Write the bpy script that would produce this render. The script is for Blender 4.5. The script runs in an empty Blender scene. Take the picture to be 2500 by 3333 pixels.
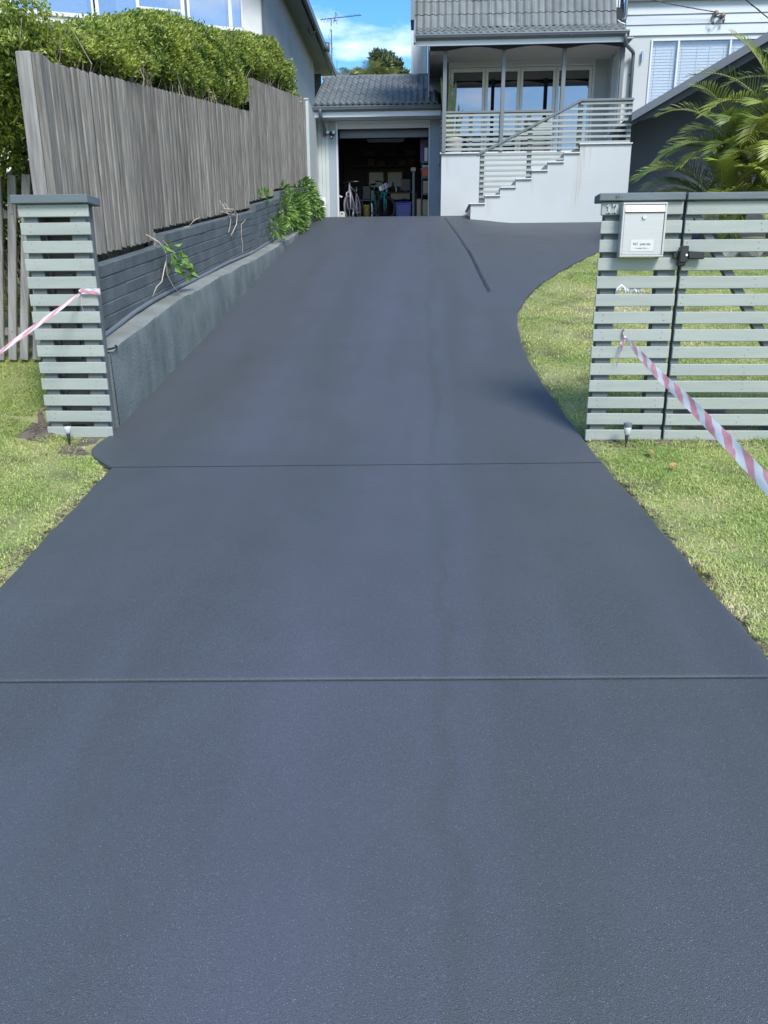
import bpy, bmesh, math, random
import numpy as np
from mathutils import Vector, Matrix
S = bpy.context.scene
COL = S.collection
rnd = random.Random(17)
R_ = math.radians

# ------------------------------------------------------------------ camera
PITCH, YAW, ROLL = R_(16.3), R_(3.0), R_(0.3)
fh = Vector((-math.sin(YAW), math.cos(YAW), 0)); r0 = Vector((math.cos(YAW), math.sin(YAW), 0)); zz = Vector((0, 0, 1))
Fw = fh * math.cos(PITCH) - zz * math.sin(PITCH); U0 = fh * math.sin(PITCH) + zz * math.cos(PITCH)
Rt = r0 * math.cos(ROLL) - U0 * math.sin(ROLL); Up = r0 * math.sin(ROLL) + U0 * math.cos(ROLL)
cam = bpy.data.cameras.new('camera'); cam.sensor_fit = 'VERTICAL'; cam.sensor_height = 36.0
cam.lens = 36.0 * 2400 / 3333; cam.clip_start = .05; cam.clip_end = 2000
camo = bpy.data.objects.new('camera', cam); COL.objects.link(camo)
camo.matrix_world = Matrix(((Rt.x, Up.x, -Fw.x, 0), (Rt.y, Up.y, -Fw.y, 0), (Rt.z, Up.z, -Fw.z, 1.6), (0, 0, 0, 1)))
S.camera = camo

# ------------------------------------------------------------------ light
SUN_DIR = Vector((.47 * .669, -.883 * .669, .743)).normalized()       # towards the sun
w = bpy.data.worlds.new('World'); S.world = w; w.use_nodes = True
nt = w.node_tree; nt.nodes.clear()
def N(t, typ, **kw):
    n = t.nodes.new(typ)
    for k, v in kw.items(): setattr(n, k, v)
    return n
sky = N(nt, 'ShaderNodeTexSky', sky_type='NISHITA', sun_disc=False)
sky.sun_elevation = math.asin(SUN_DIR.z); sky.sun_rotation = math.atan2(SUN_DIR.x, SUN_DIR.y)
sky.air_density = 1.0; sky.dust_density = .6; sky.ozone_density = 1.6
tc = N(nt, 'ShaderNodeTexCoord'); sep = N(nt, 'ShaderNodeSeparateXYZ'); nt.links.new(tc.outputs['Generated'], sep.inputs[0])
hs = N(nt, 'ShaderNodeHueSaturation'); hs.inputs['Saturation'].default_value = 1.38; hs.inputs['Value'].default_value = 1.25
nt.links.new(sky.outputs[0], hs.inputs['Color'])
# clouds: direction projected on a high sheet
mz = N(nt, 'ShaderNodeMath', operation='ADD'); nt.links.new(sep.outputs[2], mz.inputs[0]); mz.inputs[1].default_value = .12
dv = N(nt, 'ShaderNodeVectorMath', operation='DIVIDE'); nt.links.new(tc.outputs['Generated'], dv.inputs[0])
cmb = N(nt, 'ShaderNodeCombineXYZ')
for i in range(3): nt.links.new(mz.outputs[0], cmb.inputs[i])
nt.links.new(cmb.outputs[0], dv.inputs[1])
mp = N(nt, 'ShaderNodeMapping'); mp.inputs['Location'].default_value = (.16, .93, 0); mp.inputs['Scale'].default_value = (1, 1, .0)
nt.links.new(dv.outputs[0], mp.inputs[0])
cn = N(nt, 'ShaderNodeTexNoise'); cn.inputs['Scale'].default_value = 1.15; cn.inputs['Detail'].default_value = 9; cn.inputs['Roughness'].default_value = .56
nt.links.new(mp.outputs[0], cn.inputs['Vector'])
cr = N(nt, 'ShaderNodeValToRGB'); cr.color_ramp.elements[0].position = .535; cr.color_ramp.elements[1].position = .68
nt.links.new(cn.outputs[0], cr.inputs[0])
cmx = N(nt, 'ShaderNodeMixRGB'); cmx.inputs[2].default_value = (8.2, 8.6, 9.2, 1)
nt.links.new(cr.outputs[0], cmx.inputs[0]); nt.links.new(hs.outputs[0], cmx.inputs[1])
bg = N(nt, 'ShaderNodeBackground'); bg.inputs[1].default_value = .125
nt.links.new(cmx.outputs[0], bg.inputs[0])
wo = N(nt, 'ShaderNodeOutputWorld'); nt.links.new(bg.outputs[0], wo.inputs[0])
sl = bpy.data.lights.new('sun', 'SUN'); sl.energy = 2.7; sl.angle = R_(20); sl.color = (1, .95, .88)
so = bpy.data.objects.new('sun', sl); COL.objects.link(so); so.rotation_euler = (-SUN_DIR).to_track_quat('-Z', 'Y').to_euler()
S.view_settings.view_transform = 'Standard'; S.view_settings.look = 'None'
S.view_settings.exposure = 0.8; S.view_settings.gamma = 1.0; S.view_settings.use_curve_mapping = False

# ------------------------------------------------------------------ materials
MATS = {}
def mat(name, c, c2=None, scale=6.0, rough=.7, bump=0.0, bscale=80.0, stretch=(1, 1, 1), rand=0.0, metal=0.0, spec=.5,
        lo=.35, hi=.65, attr=None, trans=0.0, detail=4, fine=0.0, streak=0.0):
    m = bpy.data.materials.new(name); m.use_nodes = True; t = m.node_tree; t.nodes.clear(); lk = t.links.new
    b = N(t, 'ShaderNodeBsdfPrincipled'); o = N(t, 'ShaderNodeOutputMaterial')
    b.inputs['Roughness'].default_value = rough; b.inputs['Metallic'].default_value = metal
    b.inputs['Specular IOR Level'].default_value = spec
    g = N(t, 'ShaderNodeNewGeometry'); mpn = N(t, 'ShaderNodeMapping'); mpn.inputs['Scale'].default_value = stretch
    lk(g.outputs['Position'], mpn.inputs[0])
    rgb = N(t, 'ShaderNodeRGB'); rgb.outputs[0].default_value = (*c, 1); col = rgb.outputs[0]
    if c2 is not None:
        n = N(t, 'ShaderNodeTexNoise'); n.inputs['Scale'].default_value = scale; n.inputs['Detail'].default_value = detail
        lk(mpn.outputs[0], n.inputs['Vector'])
        mr = N(t, 'ShaderNodeMapRange'); mr.inputs[1].default_value = lo; mr.inputs[2].default_value = hi; lk(n.outputs[0], mr.inputs[0])
        fac = mr.outputs[0]
        if attr:
            at = N(t, 'ShaderNodeAttribute', attribute_name=attr)
            ad = N(t, 'ShaderNodeMath', operation='MULTIPLY_ADD', use_clamp=True); ad.inputs[1].default_value = .55
            lk(fac, ad.inputs[0]); lk(at.outputs['Fac'], ad.inputs[2]); fac = ad.outputs[0]
        mx = N(t, 'ShaderNodeMixRGB'); lk(fac, mx.inputs[0]); mx.inputs[1].default_value = (*c, 1); mx.inputs[2].default_value = (*c2, 1)
        col = mx.outputs[0]
    if rand:
        oi = N(t, 'ShaderNodeObjectInfo'); ma = N(t, 'ShaderNodeMapRange'); ma.inputs[3].default_value = 1 - rand; ma.inputs[4].default_value = 1 + rand
        lk(oi.outputs['Random'], ma.inputs[0]); h = N(t, 'ShaderNodeHueSaturation'); lk(ma.outputs[0], h.inputs['Value']); lk(col, h.inputs['Color']); col = h.outputs[0]
    if fine:
        n2 = N(t, 'ShaderNodeTexNoise'); n2.inputs['Scale'].default_value = bscale; n2.inputs['Detail'].default_value = 3; lk(mpn.outputs[0], n2.inputs['Vector'])
        ma = N(t, 'ShaderNodeMapRange'); ma.inputs[1].default_value = .3; ma.inputs[2].default_value = .7; ma.inputs[3].default_value = 1 - fine; ma.inputs[4].default_value = 1 + fine
        lk(n2.outputs[0], ma.inputs[0]); h = N(t, 'ShaderNodeHueSaturation'); lk(ma.outputs[0], h.inputs['Value']); lk(col, h.inputs['Color']); col = h.outputs[0]
    if streak:
        mp2 = N(t, 'ShaderNodeMapping'); mp2.inputs['Scale'].default_value = (9, 9, .5); lk(g.outputs['Position'], mp2.inputs[0])
        n3 = N(t, 'ShaderNodeTexNoise'); n3.inputs['Scale'].default_value = 1.2; n3.inputs['Detail'].default_value = 5; lk(mp2.outputs[0], n3.inputs['Vector'])
        ma = N(t, 'ShaderNodeMapRange'); ma.inputs[1].default_value = .45; ma.inputs[2].default_value = .72; ma.inputs[3].default_value = 1; ma.inputs[4].default_value = 1 - streak
        lk(n3.outputs[0], ma.inputs[0]); h = N(t, 'ShaderNodeHueSaturation'); lk(ma.outputs[0], h.inputs['Value']); lk(col, h.inputs['Color']); col = h.outputs[0]
    lk(col, b.inputs['Base Color'])
    if bump:
        nb = N(t, 'ShaderNodeTexNoise'); nb.inputs['Scale'].default_value = bscale; nb.inputs['Detail'].default_value = 4; lk(mpn.outputs[0], nb.inputs['Vector'])
        bp = N(t, 'ShaderNodeBump'); bp.inputs['Strength'].default_value = bump; bp.inputs['Distance'].default_value = .01
        lk(nb.outputs[0], bp.inputs['Height']); lk(bp.outputs[0], b.inputs['Normal'])
    last = b.outputs[0]
    if trans:
        tr = N(t, 'ShaderNodeBsdfTranslucent'); lk(col, tr.inputs[0]); ms = N(t, 'ShaderNodeMixShader'); ms.inputs[0].default_value = trans
        lk(last, ms.inputs[1]); lk(tr.outputs[0], ms.inputs[2]); last = ms.outputs[0]
    lk(last, o.inputs[0]); MATS[name] = m; return m
def glass(name, tint, refl, rough=.0):
    m = bpy.data.materials.new(name); m.use_nodes = True; t = m.node_tree; t.nodes.clear(); lk = t.links.new
    o = N(t, 'ShaderNodeOutputMaterial'); gl = N(t, 'ShaderNodeBsdfGlossy'); gl.inputs['Roughness'].default_value = rough
    tr = N(t, 'ShaderNodeBsdfTransparent'); tr.inputs[0].default_value = (*tint, 1)
    ms = N(t, 'ShaderNodeMixShader'); ms.inputs[0].default_value = refl
    gl.inputs[0].default_value = (.92, .95, 1, 1)
    lk(tr.outputs[0], ms.inputs[1]); lk(gl.outputs[0], ms.inputs[2]); lk(ms.outputs[0], o.inputs[0]); MATS[name] = m; return m

mat('sage', (.295, .325, .295), (.33, .36, .325), 3, .55, .25, 60, (.6, 1, 8), rand=.05)
mat('sage_end', (.11, .125, .13), (.13, .145, .15), 4, .6)
mat('darkpost', (.095, .112, .118), (.115, .13, .135), 4, .65, .2, 60, rand=.04)
mat('cap', (.10, .125, .135), (.12, .145, .155), 5, .6, .25, 50, (.6, 1, 6))
mat('timber', (.145, .135, .117), (.275, .26, .232), 9, .85, .6, 60, (5, 5, .35), rand=.24, streak=.32)
mat('timberpale', (.19, .18, .165), (.32, .31, .30), 7, .85, .4, 60, (5, 5, .35), rand=.12, streak=.25)
mat('blockpaint', (.072, .090, .098), (.105, .124, .132), 4, .7, .6, 55, rand=.07, streak=.12)
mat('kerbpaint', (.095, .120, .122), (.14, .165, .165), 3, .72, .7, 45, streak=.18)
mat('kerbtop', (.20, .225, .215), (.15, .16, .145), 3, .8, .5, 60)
mat('conduit', (.12, .145, .165), None, rough=.5)
mat('rubber', (.012, .013, .015), None, rough=.55)
mat('blackplastic', (.018, .019, .022), None, rough=.35)
mat('render_white', (.445, .475, .475), (.485, .515, .51), .8, .75, .12, 90, detail=5)
mat('render_grey', (.27, .315, .36), (.31, .355, .40), .8, .75, .12, 90)
mat('neighbour_grey', (.185, .205, .225), (.215, .235, .255), .8, .75, .12, 90)
mat('board_green', (.42, .47, .46), (.46, .51, .50), 2, .65)
mat('panel_green', (.42, .475, .46), (.46, .51, .49), 2, .65)
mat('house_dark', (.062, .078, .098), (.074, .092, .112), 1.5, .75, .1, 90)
mat('trim_white', (.57, .60, .63), None, rough=.45)
mat('frame_grey', (.50, .53, .56), None, rough=.45)
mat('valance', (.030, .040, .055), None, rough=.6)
mat('post_grey', (.135, .155, .165), None, rough=.55)
mat('ceiling', (.40, .385, .36), None, rough=.8)
mat('tile', (.112, .128, .130), (.15, .167, .167), 3, .6, .25, 120, rand=.10)
mat('tiledark', (.02, .023, .026), None, rough=.9)
mat('gutter', (.080, .097, .115), (.09, .107, .125), 3, .4)
mat('cladding', (.16, .19, .23), None, rough=.6)
mat('weatherboard', (.46, .505, .53), (.49, .535, .56), 1.2, .55)
mat('step_tile', (.60, .60, .59), None, rough=.35)
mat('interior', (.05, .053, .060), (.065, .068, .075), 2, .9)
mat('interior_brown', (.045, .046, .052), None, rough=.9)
mat('dim_blue', (.03, .038, .055), None, rough=.8)  # dim colours: the garage gloom is painted into the wall shelf boxes
mat('dim_grey', (.10, .10, .10), None, rough=.8)
mat('dim_tan', (.10, .08, .06), None, rough=.8)
mat('steel', (.45, .46, .47), None, rough=.32, metal=1.0)
mat('brushed', (.48, .475, .455), (.51, .505, .485), 2, .45, metal=.55, stretch=(1, 1, 40))
mat('chrome', (.7, .7, .72), None, rough=.15, metal=1.0)
mat('sticker', (.55, .56, .55), None, rough=.5)
mat('ink', (.05, .05, .055), None, rough=.6)
mat('lampglass', (.52, .55, .57), None, rough=.25)
mat('pvc', (.78, .79, .80), None, rough=.35)
mat('soil', (.075, .060, .047), (.14, .115, .09), 9, .95, .9, 40)
mat('blue_tub', (.012, .03, .30), None, rough=.35)
mat('yellow', (.42, .31, .08), None, rough=.5)
mat('red_tub', (.62, .08, .035), None, rough=.4)
mat('purple', (.10, .05, .14), None, rough=.6)
mat('cardboard', (.42, .31, .20), (.47, .35, .24), 5, .8)
mat('tyre', (.03, .032, .035), None, rough=.8)
mat('tyre_grey', (.16, .17, .18), None, rough=.75)
mat('bike_white', (.62, .58, .64), None, rough=.35)
mat('bike_teal', (.02, .30, .27), None, rough=.35)
mat('bike_black', (.022, .022, .025), None, rough=.4)
mat('wood_dark', (.10, .07, .05), None, rough=.8)
mat('card_print', (.70, .70, .72), None, rough=.6)
mat('card_blue', (.05, .10, .38), None, rough=.6)
mat('card_orange', (.55, .20, .10), None, rough=.6)
mat('paleboard', (.55, .60, .60), None, rough=.5)
mat('dead_root', (.52, .47, .40), (.40, .33, .25), 12, .85)
mat('clippings', (.26, .20, .13), (.14, .11, .075), 40, .9)
mat('dry_leaf', (.50, .31, .13), (.38, .20, .08), 20, .75, trans=.2)
mat('curtain', (.55, .57, .58), None, rough=.9)
mat('blind', (.60, .60, .59), None, rough=.6)
mat('ceramic', (.52, .52, .50), (.60, .60, .58), 3, .5)
mat('cactus', (.12, .17, .06), (.34, .36, .20), 60, .7, stretch=(1, 1, .25))
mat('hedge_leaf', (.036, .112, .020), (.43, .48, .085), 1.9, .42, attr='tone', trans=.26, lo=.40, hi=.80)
mat('creeper_leaf', (.06, .16, .03), (.25, .38, .09), 3.5, .45, attr='tone', trans=.22, lo=.4, hi=.8)
mat('palm_leaf', (.042, .115, .018), (.36, .40, .075), 1.5, .42, attr='tone', trans=.3, lo=.38, hi=.78)
mat('palm_dry', (.30, .20, .10), None, rough=.8)
mat('palm_stem', (.22, .22, .07), (.30, .26, .10), 8, .6)
mat('tree_leaf', (.028, .06, .022), (.10, .13, .05), .9, .5, attr='tone', trans=.15)
mat('palm_far', (.10, .14, .05), (.30, .32, .12), .9, .5, attr='tone', trans=.25)
mat('bark', (.10, .08, .06), (.20, .17, .14), 14, .9, stretch=(1, 1, .3))
mat('twig', (.20, .16, .12), (.34, .30, .24), 10, .9)
mat('stone', (.28, .28, .27), (.38, .37, .35), 5, .85, .5, 30)
mat('tape_clear', (.7, .72, .78), None, rough=.3)
mat('copper_wire', (.05, .05, .055), None, rough=.6)
mat('insulator', (.22, .14, .11), None, rough=.5)
glass('door_glass', (.07, .08, .10), .27)
glass('win_glass', (.62, .68, .72), .32)
glass('blind_glass', (.90, .92, .93), .07)

def grass_material():
    m = bpy.data.materials.new('grass'); m.use_nodes = True; t = m.node_tree; t.nodes.clear(); lk = t.links.new
    g = N(t, 'ShaderNodeNewGeometry'); a = N(t, 'ShaderNodeAttribute', attribute_name='tone')
    n = N(t, 'ShaderNodeTexNoise'); n.inputs['Scale'].default_value = 1.5; n.inputs['Detail'].default_value = 6; lk(g.outputs['Position'], n.inputs['Vector'])
    ad = N(t, 'ShaderNodeMath', operation='MULTIPLY_ADD', use_clamp=True); lk(n.outputs[0], ad.inputs[0]); ad.inputs[1].default_value = 1.5; 
    sb = N(t, 'ShaderNodeMath', operation='SUBTRACT'); lk(a.outputs['Fac'], sb.inputs[0]); sb.inputs[1].default_value = .78; lk(sb.outputs[0], ad.inputs[2])
    r = N(t, 'ShaderNodeValToRGB'); e = r.color_ramp.elements
    e[0].position = 0; e[0].color = (.24, .37, .09, 1); e[1].position = 1; e[1].color = (.80, .71, .48, 1)
    x = e.new(.35); x.color = (.40, .52, .15, 1); x = e.new(.62); x.color = (.60, .63, .23, 1); x = e.new(.8); x.color = (.70, .66, .34, 1)
    lk(ad.outputs[0], r.inputs[0])
    b = N(t, 'ShaderNodeBsdfPrincipled'); b.inputs['Roughness'].default_value = .5; b.inputs['Specular IOR Level'].default_value = .35; lk(r.outputs[0], b.inputs[0])
    tr = N(t, 'ShaderNodeBsdfTranslucent'); lk(r.outputs[0], tr.inputs[0]); ms = N(t, 'ShaderNodeMixShader'); ms.inputs[0].default_value = .3
    lk(b.outputs[0], ms.inputs[1]); lk(tr.outputs[0], ms.inputs[2]); o = N(t, 'ShaderNodeOutputMaterial'); lk(ms.outputs[0], o.inputs[0]); MATS['grass'] = m
grass_material()

def lawn_material():
    m = bpy.data.materials.new('lawn_soil'); m.use_nodes = True; t = m.node_tree; t.nodes.clear(); lk = t.links.new
    g = N(t, 'ShaderNodeNewGeometry')
    n = N(t, 'ShaderNodeTexNoise'); n.inputs['Scale'].default_value = 3.5; n.inputs['Detail'].default_value = 8; lk(g.outputs['Position'], n.inputs['Vector'])
    r = N(t, 'ShaderNodeValToRGB'); e = r.color_ramp.elements
    e[0].position = .3; e[0].color = (.13, .12, .065, 1); e[1].position = .75; e[1].color = (.36, .33, .17, 1); x = e.new(.5); x.color = (.27, .30, .11, 1)
    lk(n.outputs[0], r.inputs[0])
    n2 = N(t, 'ShaderNodeTexNoise'); n2.inputs['Scale'].default_value = 90; n2.inputs['Detail'].default_value = 3; lk(g.outputs['Position'], n2.inputs['Vector'])
    bp = N(t, 'ShaderNodeBump'); bp.inputs['Strength'].default_value = 1; bp.inputs['Distance'].default_value = .02; lk(n2.outputs[0], bp.inputs['Height'])
    b = N(t, 'ShaderNodeBsdfPrincipled'); b.inputs['Roughness'].default_value = .95; lk(r.outputs[0], b.inputs[0]); lk(bp.outputs[0], b.inputs['Normal'])
    o = N(t, 'ShaderNodeOutputMaterial'); lk(b.outputs[0], o.inputs[0]); MATS['lawn_soil'] = m
lawn_material()

def drive_material():
    m = bpy.data.materials.new('driveway'); m.use_nodes = True; t = m.node_tree; t.nodes.clear(); lk = t.links.new
    g = N(t, 'ShaderNodeNewGeometry')
    def noise(sc, det, st=(1, 1, 1)):
        mpn = N(t, 'ShaderNodeMapping'); mpn.inputs['Scale'].default_value = st; lk(g.outputs['Position'], mpn.inputs[0])
        n = N(t, 'ShaderNodeTexNoise'); n.inputs['Scale'].default_value = sc; n.inputs['Detail'].default_value = det; lk(mpn.outputs[0], n.inputs['Vector']); return n.outputs[0]
    big = noise(1.0, 4, (1.9, .28, .3)); fine = noise(380, 2); grit = noise(300, 3); blot = noise(2.6, 5)
    mr = N(t, 'ShaderNodeMapRange'); mr.inputs[1].default_value = .35; mr.inputs[2].default_value = .65; lk(big, mr.inputs[0]); mr.inputs[4].default_value = .55
    sx = N(t, 'ShaderNodeSeparateXYZ'); lk(g.outputs['Position'], sx.inputs[0]); wob = N(t, 'ShaderNodeMath', operation='MULTIPLY_ADD'); lk(blot, wob.inputs[0]); wob.inputs[1].default_value = .30; lk(sx.outputs[0], wob.inputs[2])
    acc = mr.outputs[0]
    for (a0, a1, b0, b1, k) in ((-1.0, -.3, .02, .10, .5), (.10, .14, .22, .30, .3), (-1.75, -1.4, -1.2, -1.1, .3)):      # laps of the rolled coating
        q1 = N(t, 'ShaderNodeMapRange', interpolation_type='SMOOTHSTEP'); lk(wob.outputs[0], q1.inputs[0]); q1.inputs[1].default_value = a0 + .15; q1.inputs[2].default_value = a1 + .15; q1.inputs[4].default_value = k
        q2 = N(t, 'ShaderNodeMapRange', interpolation_type='SMOOTHSTEP'); lk(wob.outputs[0], q2.inputs[0]); q2.inputs[1].default_value = b0 + .15; q2.inputs[2].default_value = b1 + .15; q2.inputs[3].default_value = 1; q2.inputs[4].default_value = 0
        pm = N(t, 'ShaderNodeMath', operation='MULTIPLY'); lk(q1.outputs[0], pm.inputs[0]); lk(q2.outputs[0], pm.inputs[1]); pa = N(t, 'ShaderNodeMath', operation='ADD', use_clamp=True); lk(acc, pa.inputs[0]); lk(pm.outputs[0], pa.inputs[1]); acc = pa.outputs[0]
    mx = N(t, 'ShaderNodeMixRGB'); lk(acc, mx.inputs[0]); mx.inputs[1].default_value = (.052, .0605, .064, 1); mx.inputs[2].default_value = (.066, .073, .093, 1)
    h = N(t, 'ShaderNodeHueSaturation'); mf = N(t, 'ShaderNodeMapRange'); mf.inputs[1].default_value = .3; mf.inputs[2].default_value = .7; mf.inputs[3].default_value = .60; mf.inputs[4].default_value = 1.42
    lk(fine, mf.inputs[0]); mb_ = N(t, 'ShaderNodeMapRange'); mb_.inputs[1].default_value = .3; mb_.inputs[2].default_value = .7; mb_.inputs[3].default_value = .95; mb_.inputs[4].default_value = 1.05; lk(blot, mb_.inputs[0])
    mv = N(t, 'ShaderNodeMath', operation='MULTIPLY'); lk(mf.outputs[0], mv.inputs[0]); lk(mb_.outputs[0], mv.inputs[1]); lk(mv.outputs[0], h.inputs['Value']); lk(mx.outputs[0], h.inputs['Color'])
    v = N(t, 'ShaderNodeTexVoronoi'); v.inputs['Scale'].default_value = 240; lk(g.outputs['Position'], v.inputs['Vector'])
    sp = N(t, 'ShaderNodeSeparateColor'); lk(v.outputs['Color'], sp.inputs[0])
    gt = N(t, 'ShaderNodeMath', operation='GREATER_THAN'); lk(sp.outputs[0], gt.inputs[0]); gt.inputs[1].default_value = .90
    lt = N(t, 'ShaderNodeMath', operation='LESS_THAN'); lk(v.outputs['Distance'], lt.inputs[0]); lt.inputs[1].default_value = .24
    ml = N(t, 'ShaderNodeMath', operation='MULTIPLY'); lk(gt.outputs[0], ml.inputs[0]); lk(lt.outputs[0], ml.inputs[1])
    m2 = N(t, 'ShaderNodeMixRGB'); lk(ml.outputs[0], m2.inputs[0]); lk(h.outputs[0], m2.inputs[1]); m2.inputs[2].default_value = (.22, .24, .27, 1)
    b = N(t, 'ShaderNodeBsdfPrincipled'); b.inputs['Roughness'].default_value = .58; b.inputs['Specular IOR Level'].default_value = .5; lk(m2.outputs[0], b.inputs[0])
    bp = N(t, 'ShaderNodeBump'); bp.inputs['Strength'].default_value = .55; bp.inputs['Distance'].default_value = .005; lk(grit, bp.inputs['Height']); lk(bp.outputs[0], b.inputs['Normal'])
    o = N(t, 'ShaderNodeOutputMaterial'); lk(b.outputs[0], o.inputs[0]); MATS['driveway'] = m
drive_material()

def stair_wall_material():
    """white render with rust coloured run-off stains of their own shape"""
    m = MATS['render_white'].copy(); m.name = 'render_stained'; t = m.node_tree; lk = t.links.new
    b = next(n for n in t.nodes if n.type == 'BSDF_PRINCIPLED'); src = b.inputs['Base Color'].links[0].from_socket
    g = N(t, 'ShaderNodeNewGeometry'); s = N(t, 'ShaderNodeSeparateXYZ'); lk(g.outputs['Position'], s.inputs[0])
    mpn = N(t, 'ShaderNodeMapping'); mpn.inputs['Scale'].default_value = (14, 1, .9); lk(g.outputs['Position'], mpn.inputs[0])
    n = N(t, 'ShaderNodeTexNoise'); n.inputs['Scale'].default_value = 1.6; n.inputs['Detail'].default_value = 5; lk(mpn.outputs[0], n.inputs['Vector'])
    nm = N(t, 'ShaderNodeMapRange'); nm.inputs[1].default_value = .38; nm.inputs[2].default_value = .66; lk(n.outputs[0], nm.inputs[0])
    acc = None
    for (x, wd, z0, z1, k) in ((3.42, .10, 3.9, 4.75, .55), (3.56, .035, 4.1, 4.75, .8), (3.34, .16, 3.2, 3.75, .5), (1.42, .09, 3.2, 3.55, .35), (.56, .10, 4.2, 4.9, .5), (2.36, .05, 3.6, 4.05, .3), (4.1, .07, 4.2, 4.75, .2)):
        dx = N(t, 'ShaderNodeMath', operation='SUBTRACT'); lk(s.outputs[0], dx.inputs[0]); dx.inputs[1].default_value = x
        ab = N(t, 'ShaderNodeMath', operation='ABSOLUTE'); lk(dx.outputs[0], ab.inputs[0])
        m1 = N(t, 'ShaderNodeMapRange', interpolation_type='SMOOTHSTEP'); lk(ab.outputs[0], m1.inputs[0]); m1.inputs[1].default_value = 0; m1.inputs[2].default_value = wd; m1.inputs[3].default_value = k; m1.inputs[4].default_value = 0
        m2 = N(t, 'ShaderNodeMapRange', interpolation_type='SMOOTHSTEP'); lk(s.outputs[2], m2.inputs[0]); m2.inputs[1].default_value = z0; m2.inputs[2].default_value = z1 - .05
        mm = N(t, 'ShaderNodeMath', operation='MULTIPLY'); lk(m1.outputs[0], mm.inputs[0]); lk(m2.outputs[0], mm.inputs[1])
        if acc is None: acc = mm.outputs[0]
        else:
            a2 = N(t, 'ShaderNodeMath', operation='MAXIMUM'); lk(acc, a2.inputs[0]); lk(mm.outputs[0], a2.inputs[1]); acc = a2.outputs[0]
    f = N(t, 'ShaderNodeMath', operation='MULTIPLY'); lk(acc, f.inputs[0]); lk(nm.outputs[0], f.inputs[1])
    mx = N(t, 'ShaderNodeMixRGB'); lk(f.outputs[0], mx.inputs[0]); lk(src, mx.inputs[1]); mx.inputs[2].default_value = (.30, .255, .17, 1)
    lk(mx.outputs[0], b.inputs['Base Color']); MATS['render_stained'] = m
stair_wall_material()

def tape_material():
    m = bpy.data.materials.new('tape'); m.use_nodes = True; t = m.node_tree; t.nodes.clear(); lk = t.links.new
    uv = N(t, 'ShaderNodeUVMap'); s = N(t, 'ShaderNodeSeparateXYZ'); lk(uv.outputs[0], s.inputs[0])
    a = N(t, 'ShaderNodeMath', operation='MULTIPLY_ADD'); g0 = N(t, 'ShaderNodeNewGeometry'); n0 = N(t, 'ShaderNodeTexNoise'); n0.inputs['Scale'].default_value = 9; lk(g0.outputs['Position'], n0.inputs['Vector']); w0 = N(t, 'ShaderNodeMath', operation='MULTIPLY_ADD'); lk(n0.outputs[0], w0.inputs[0]); w0.inputs[1].default_value = .45; lk(s.outputs[0], w0.inputs[2])
    lk(s.outputs[1], a.inputs[0]); a.inputs[1].default_value = .8; lk(w0.outputs[0], a.inputs[2])
    f = N(t, 'ShaderNodeMath', operation='FRACT'); lk(a.outputs[0], f.inputs[0])
    r = N(t, 'ShaderNodeMath', operation='GREATER_THAN'); lk(f.outputs[0], r.inputs[0]); r.inputs[1].default_value = .5
    g = N(t, 'ShaderNodeNewGeometry'); n = N(t, 'ShaderNodeTexNoise'); n.inputs['Scale'].default_value = 18; lk(g.outputs['Position'], n.inputs['Vector'])
    red = N(t, 'ShaderNodeMixRGB'); lk(n.outputs[0], red.inputs[0]); red.inputs[1].default_value = (.72, .20, .25, 1); red.inputs[2].default_value = (.74, .45, .50, 1)
    mx = N(t, 'ShaderNodeMixRGB'); lk(r.outputs[0], mx.inputs[0]); mx.inputs[1].default_value = (.74, .76, .80, 1); lk(red.outputs[0], mx.inputs[2])
    b = N(t, 'ShaderNodeBsdfPrincipled'); b.inputs['Roughness'].default_value = .3; lk(mx.outputs[0], b.inputs[0])
    bp = N(t, 'ShaderNodeBump'); bp.inputs['Strength'].default_value = .3; lk(n.outputs[0], bp.inputs['Height']); lk(bp.outputs[0], b.inputs['Normal'])
    tr = N(t, 'ShaderNodeBsdfTranslucent'); lk(mx.outputs[0], tr.inputs[0]); ms = N(t, 'ShaderNodeMixShader'); ms.inputs[0].default_value = .35
    lk(b.outputs[0], ms.inputs[1]); lk(tr.outputs[0], ms.inputs[2]); o = N(t, 'ShaderNodeOutputMaterial'); lk(ms.outputs[0], o.inputs[0]); MATS['tape'] = m
tape_material()

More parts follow.
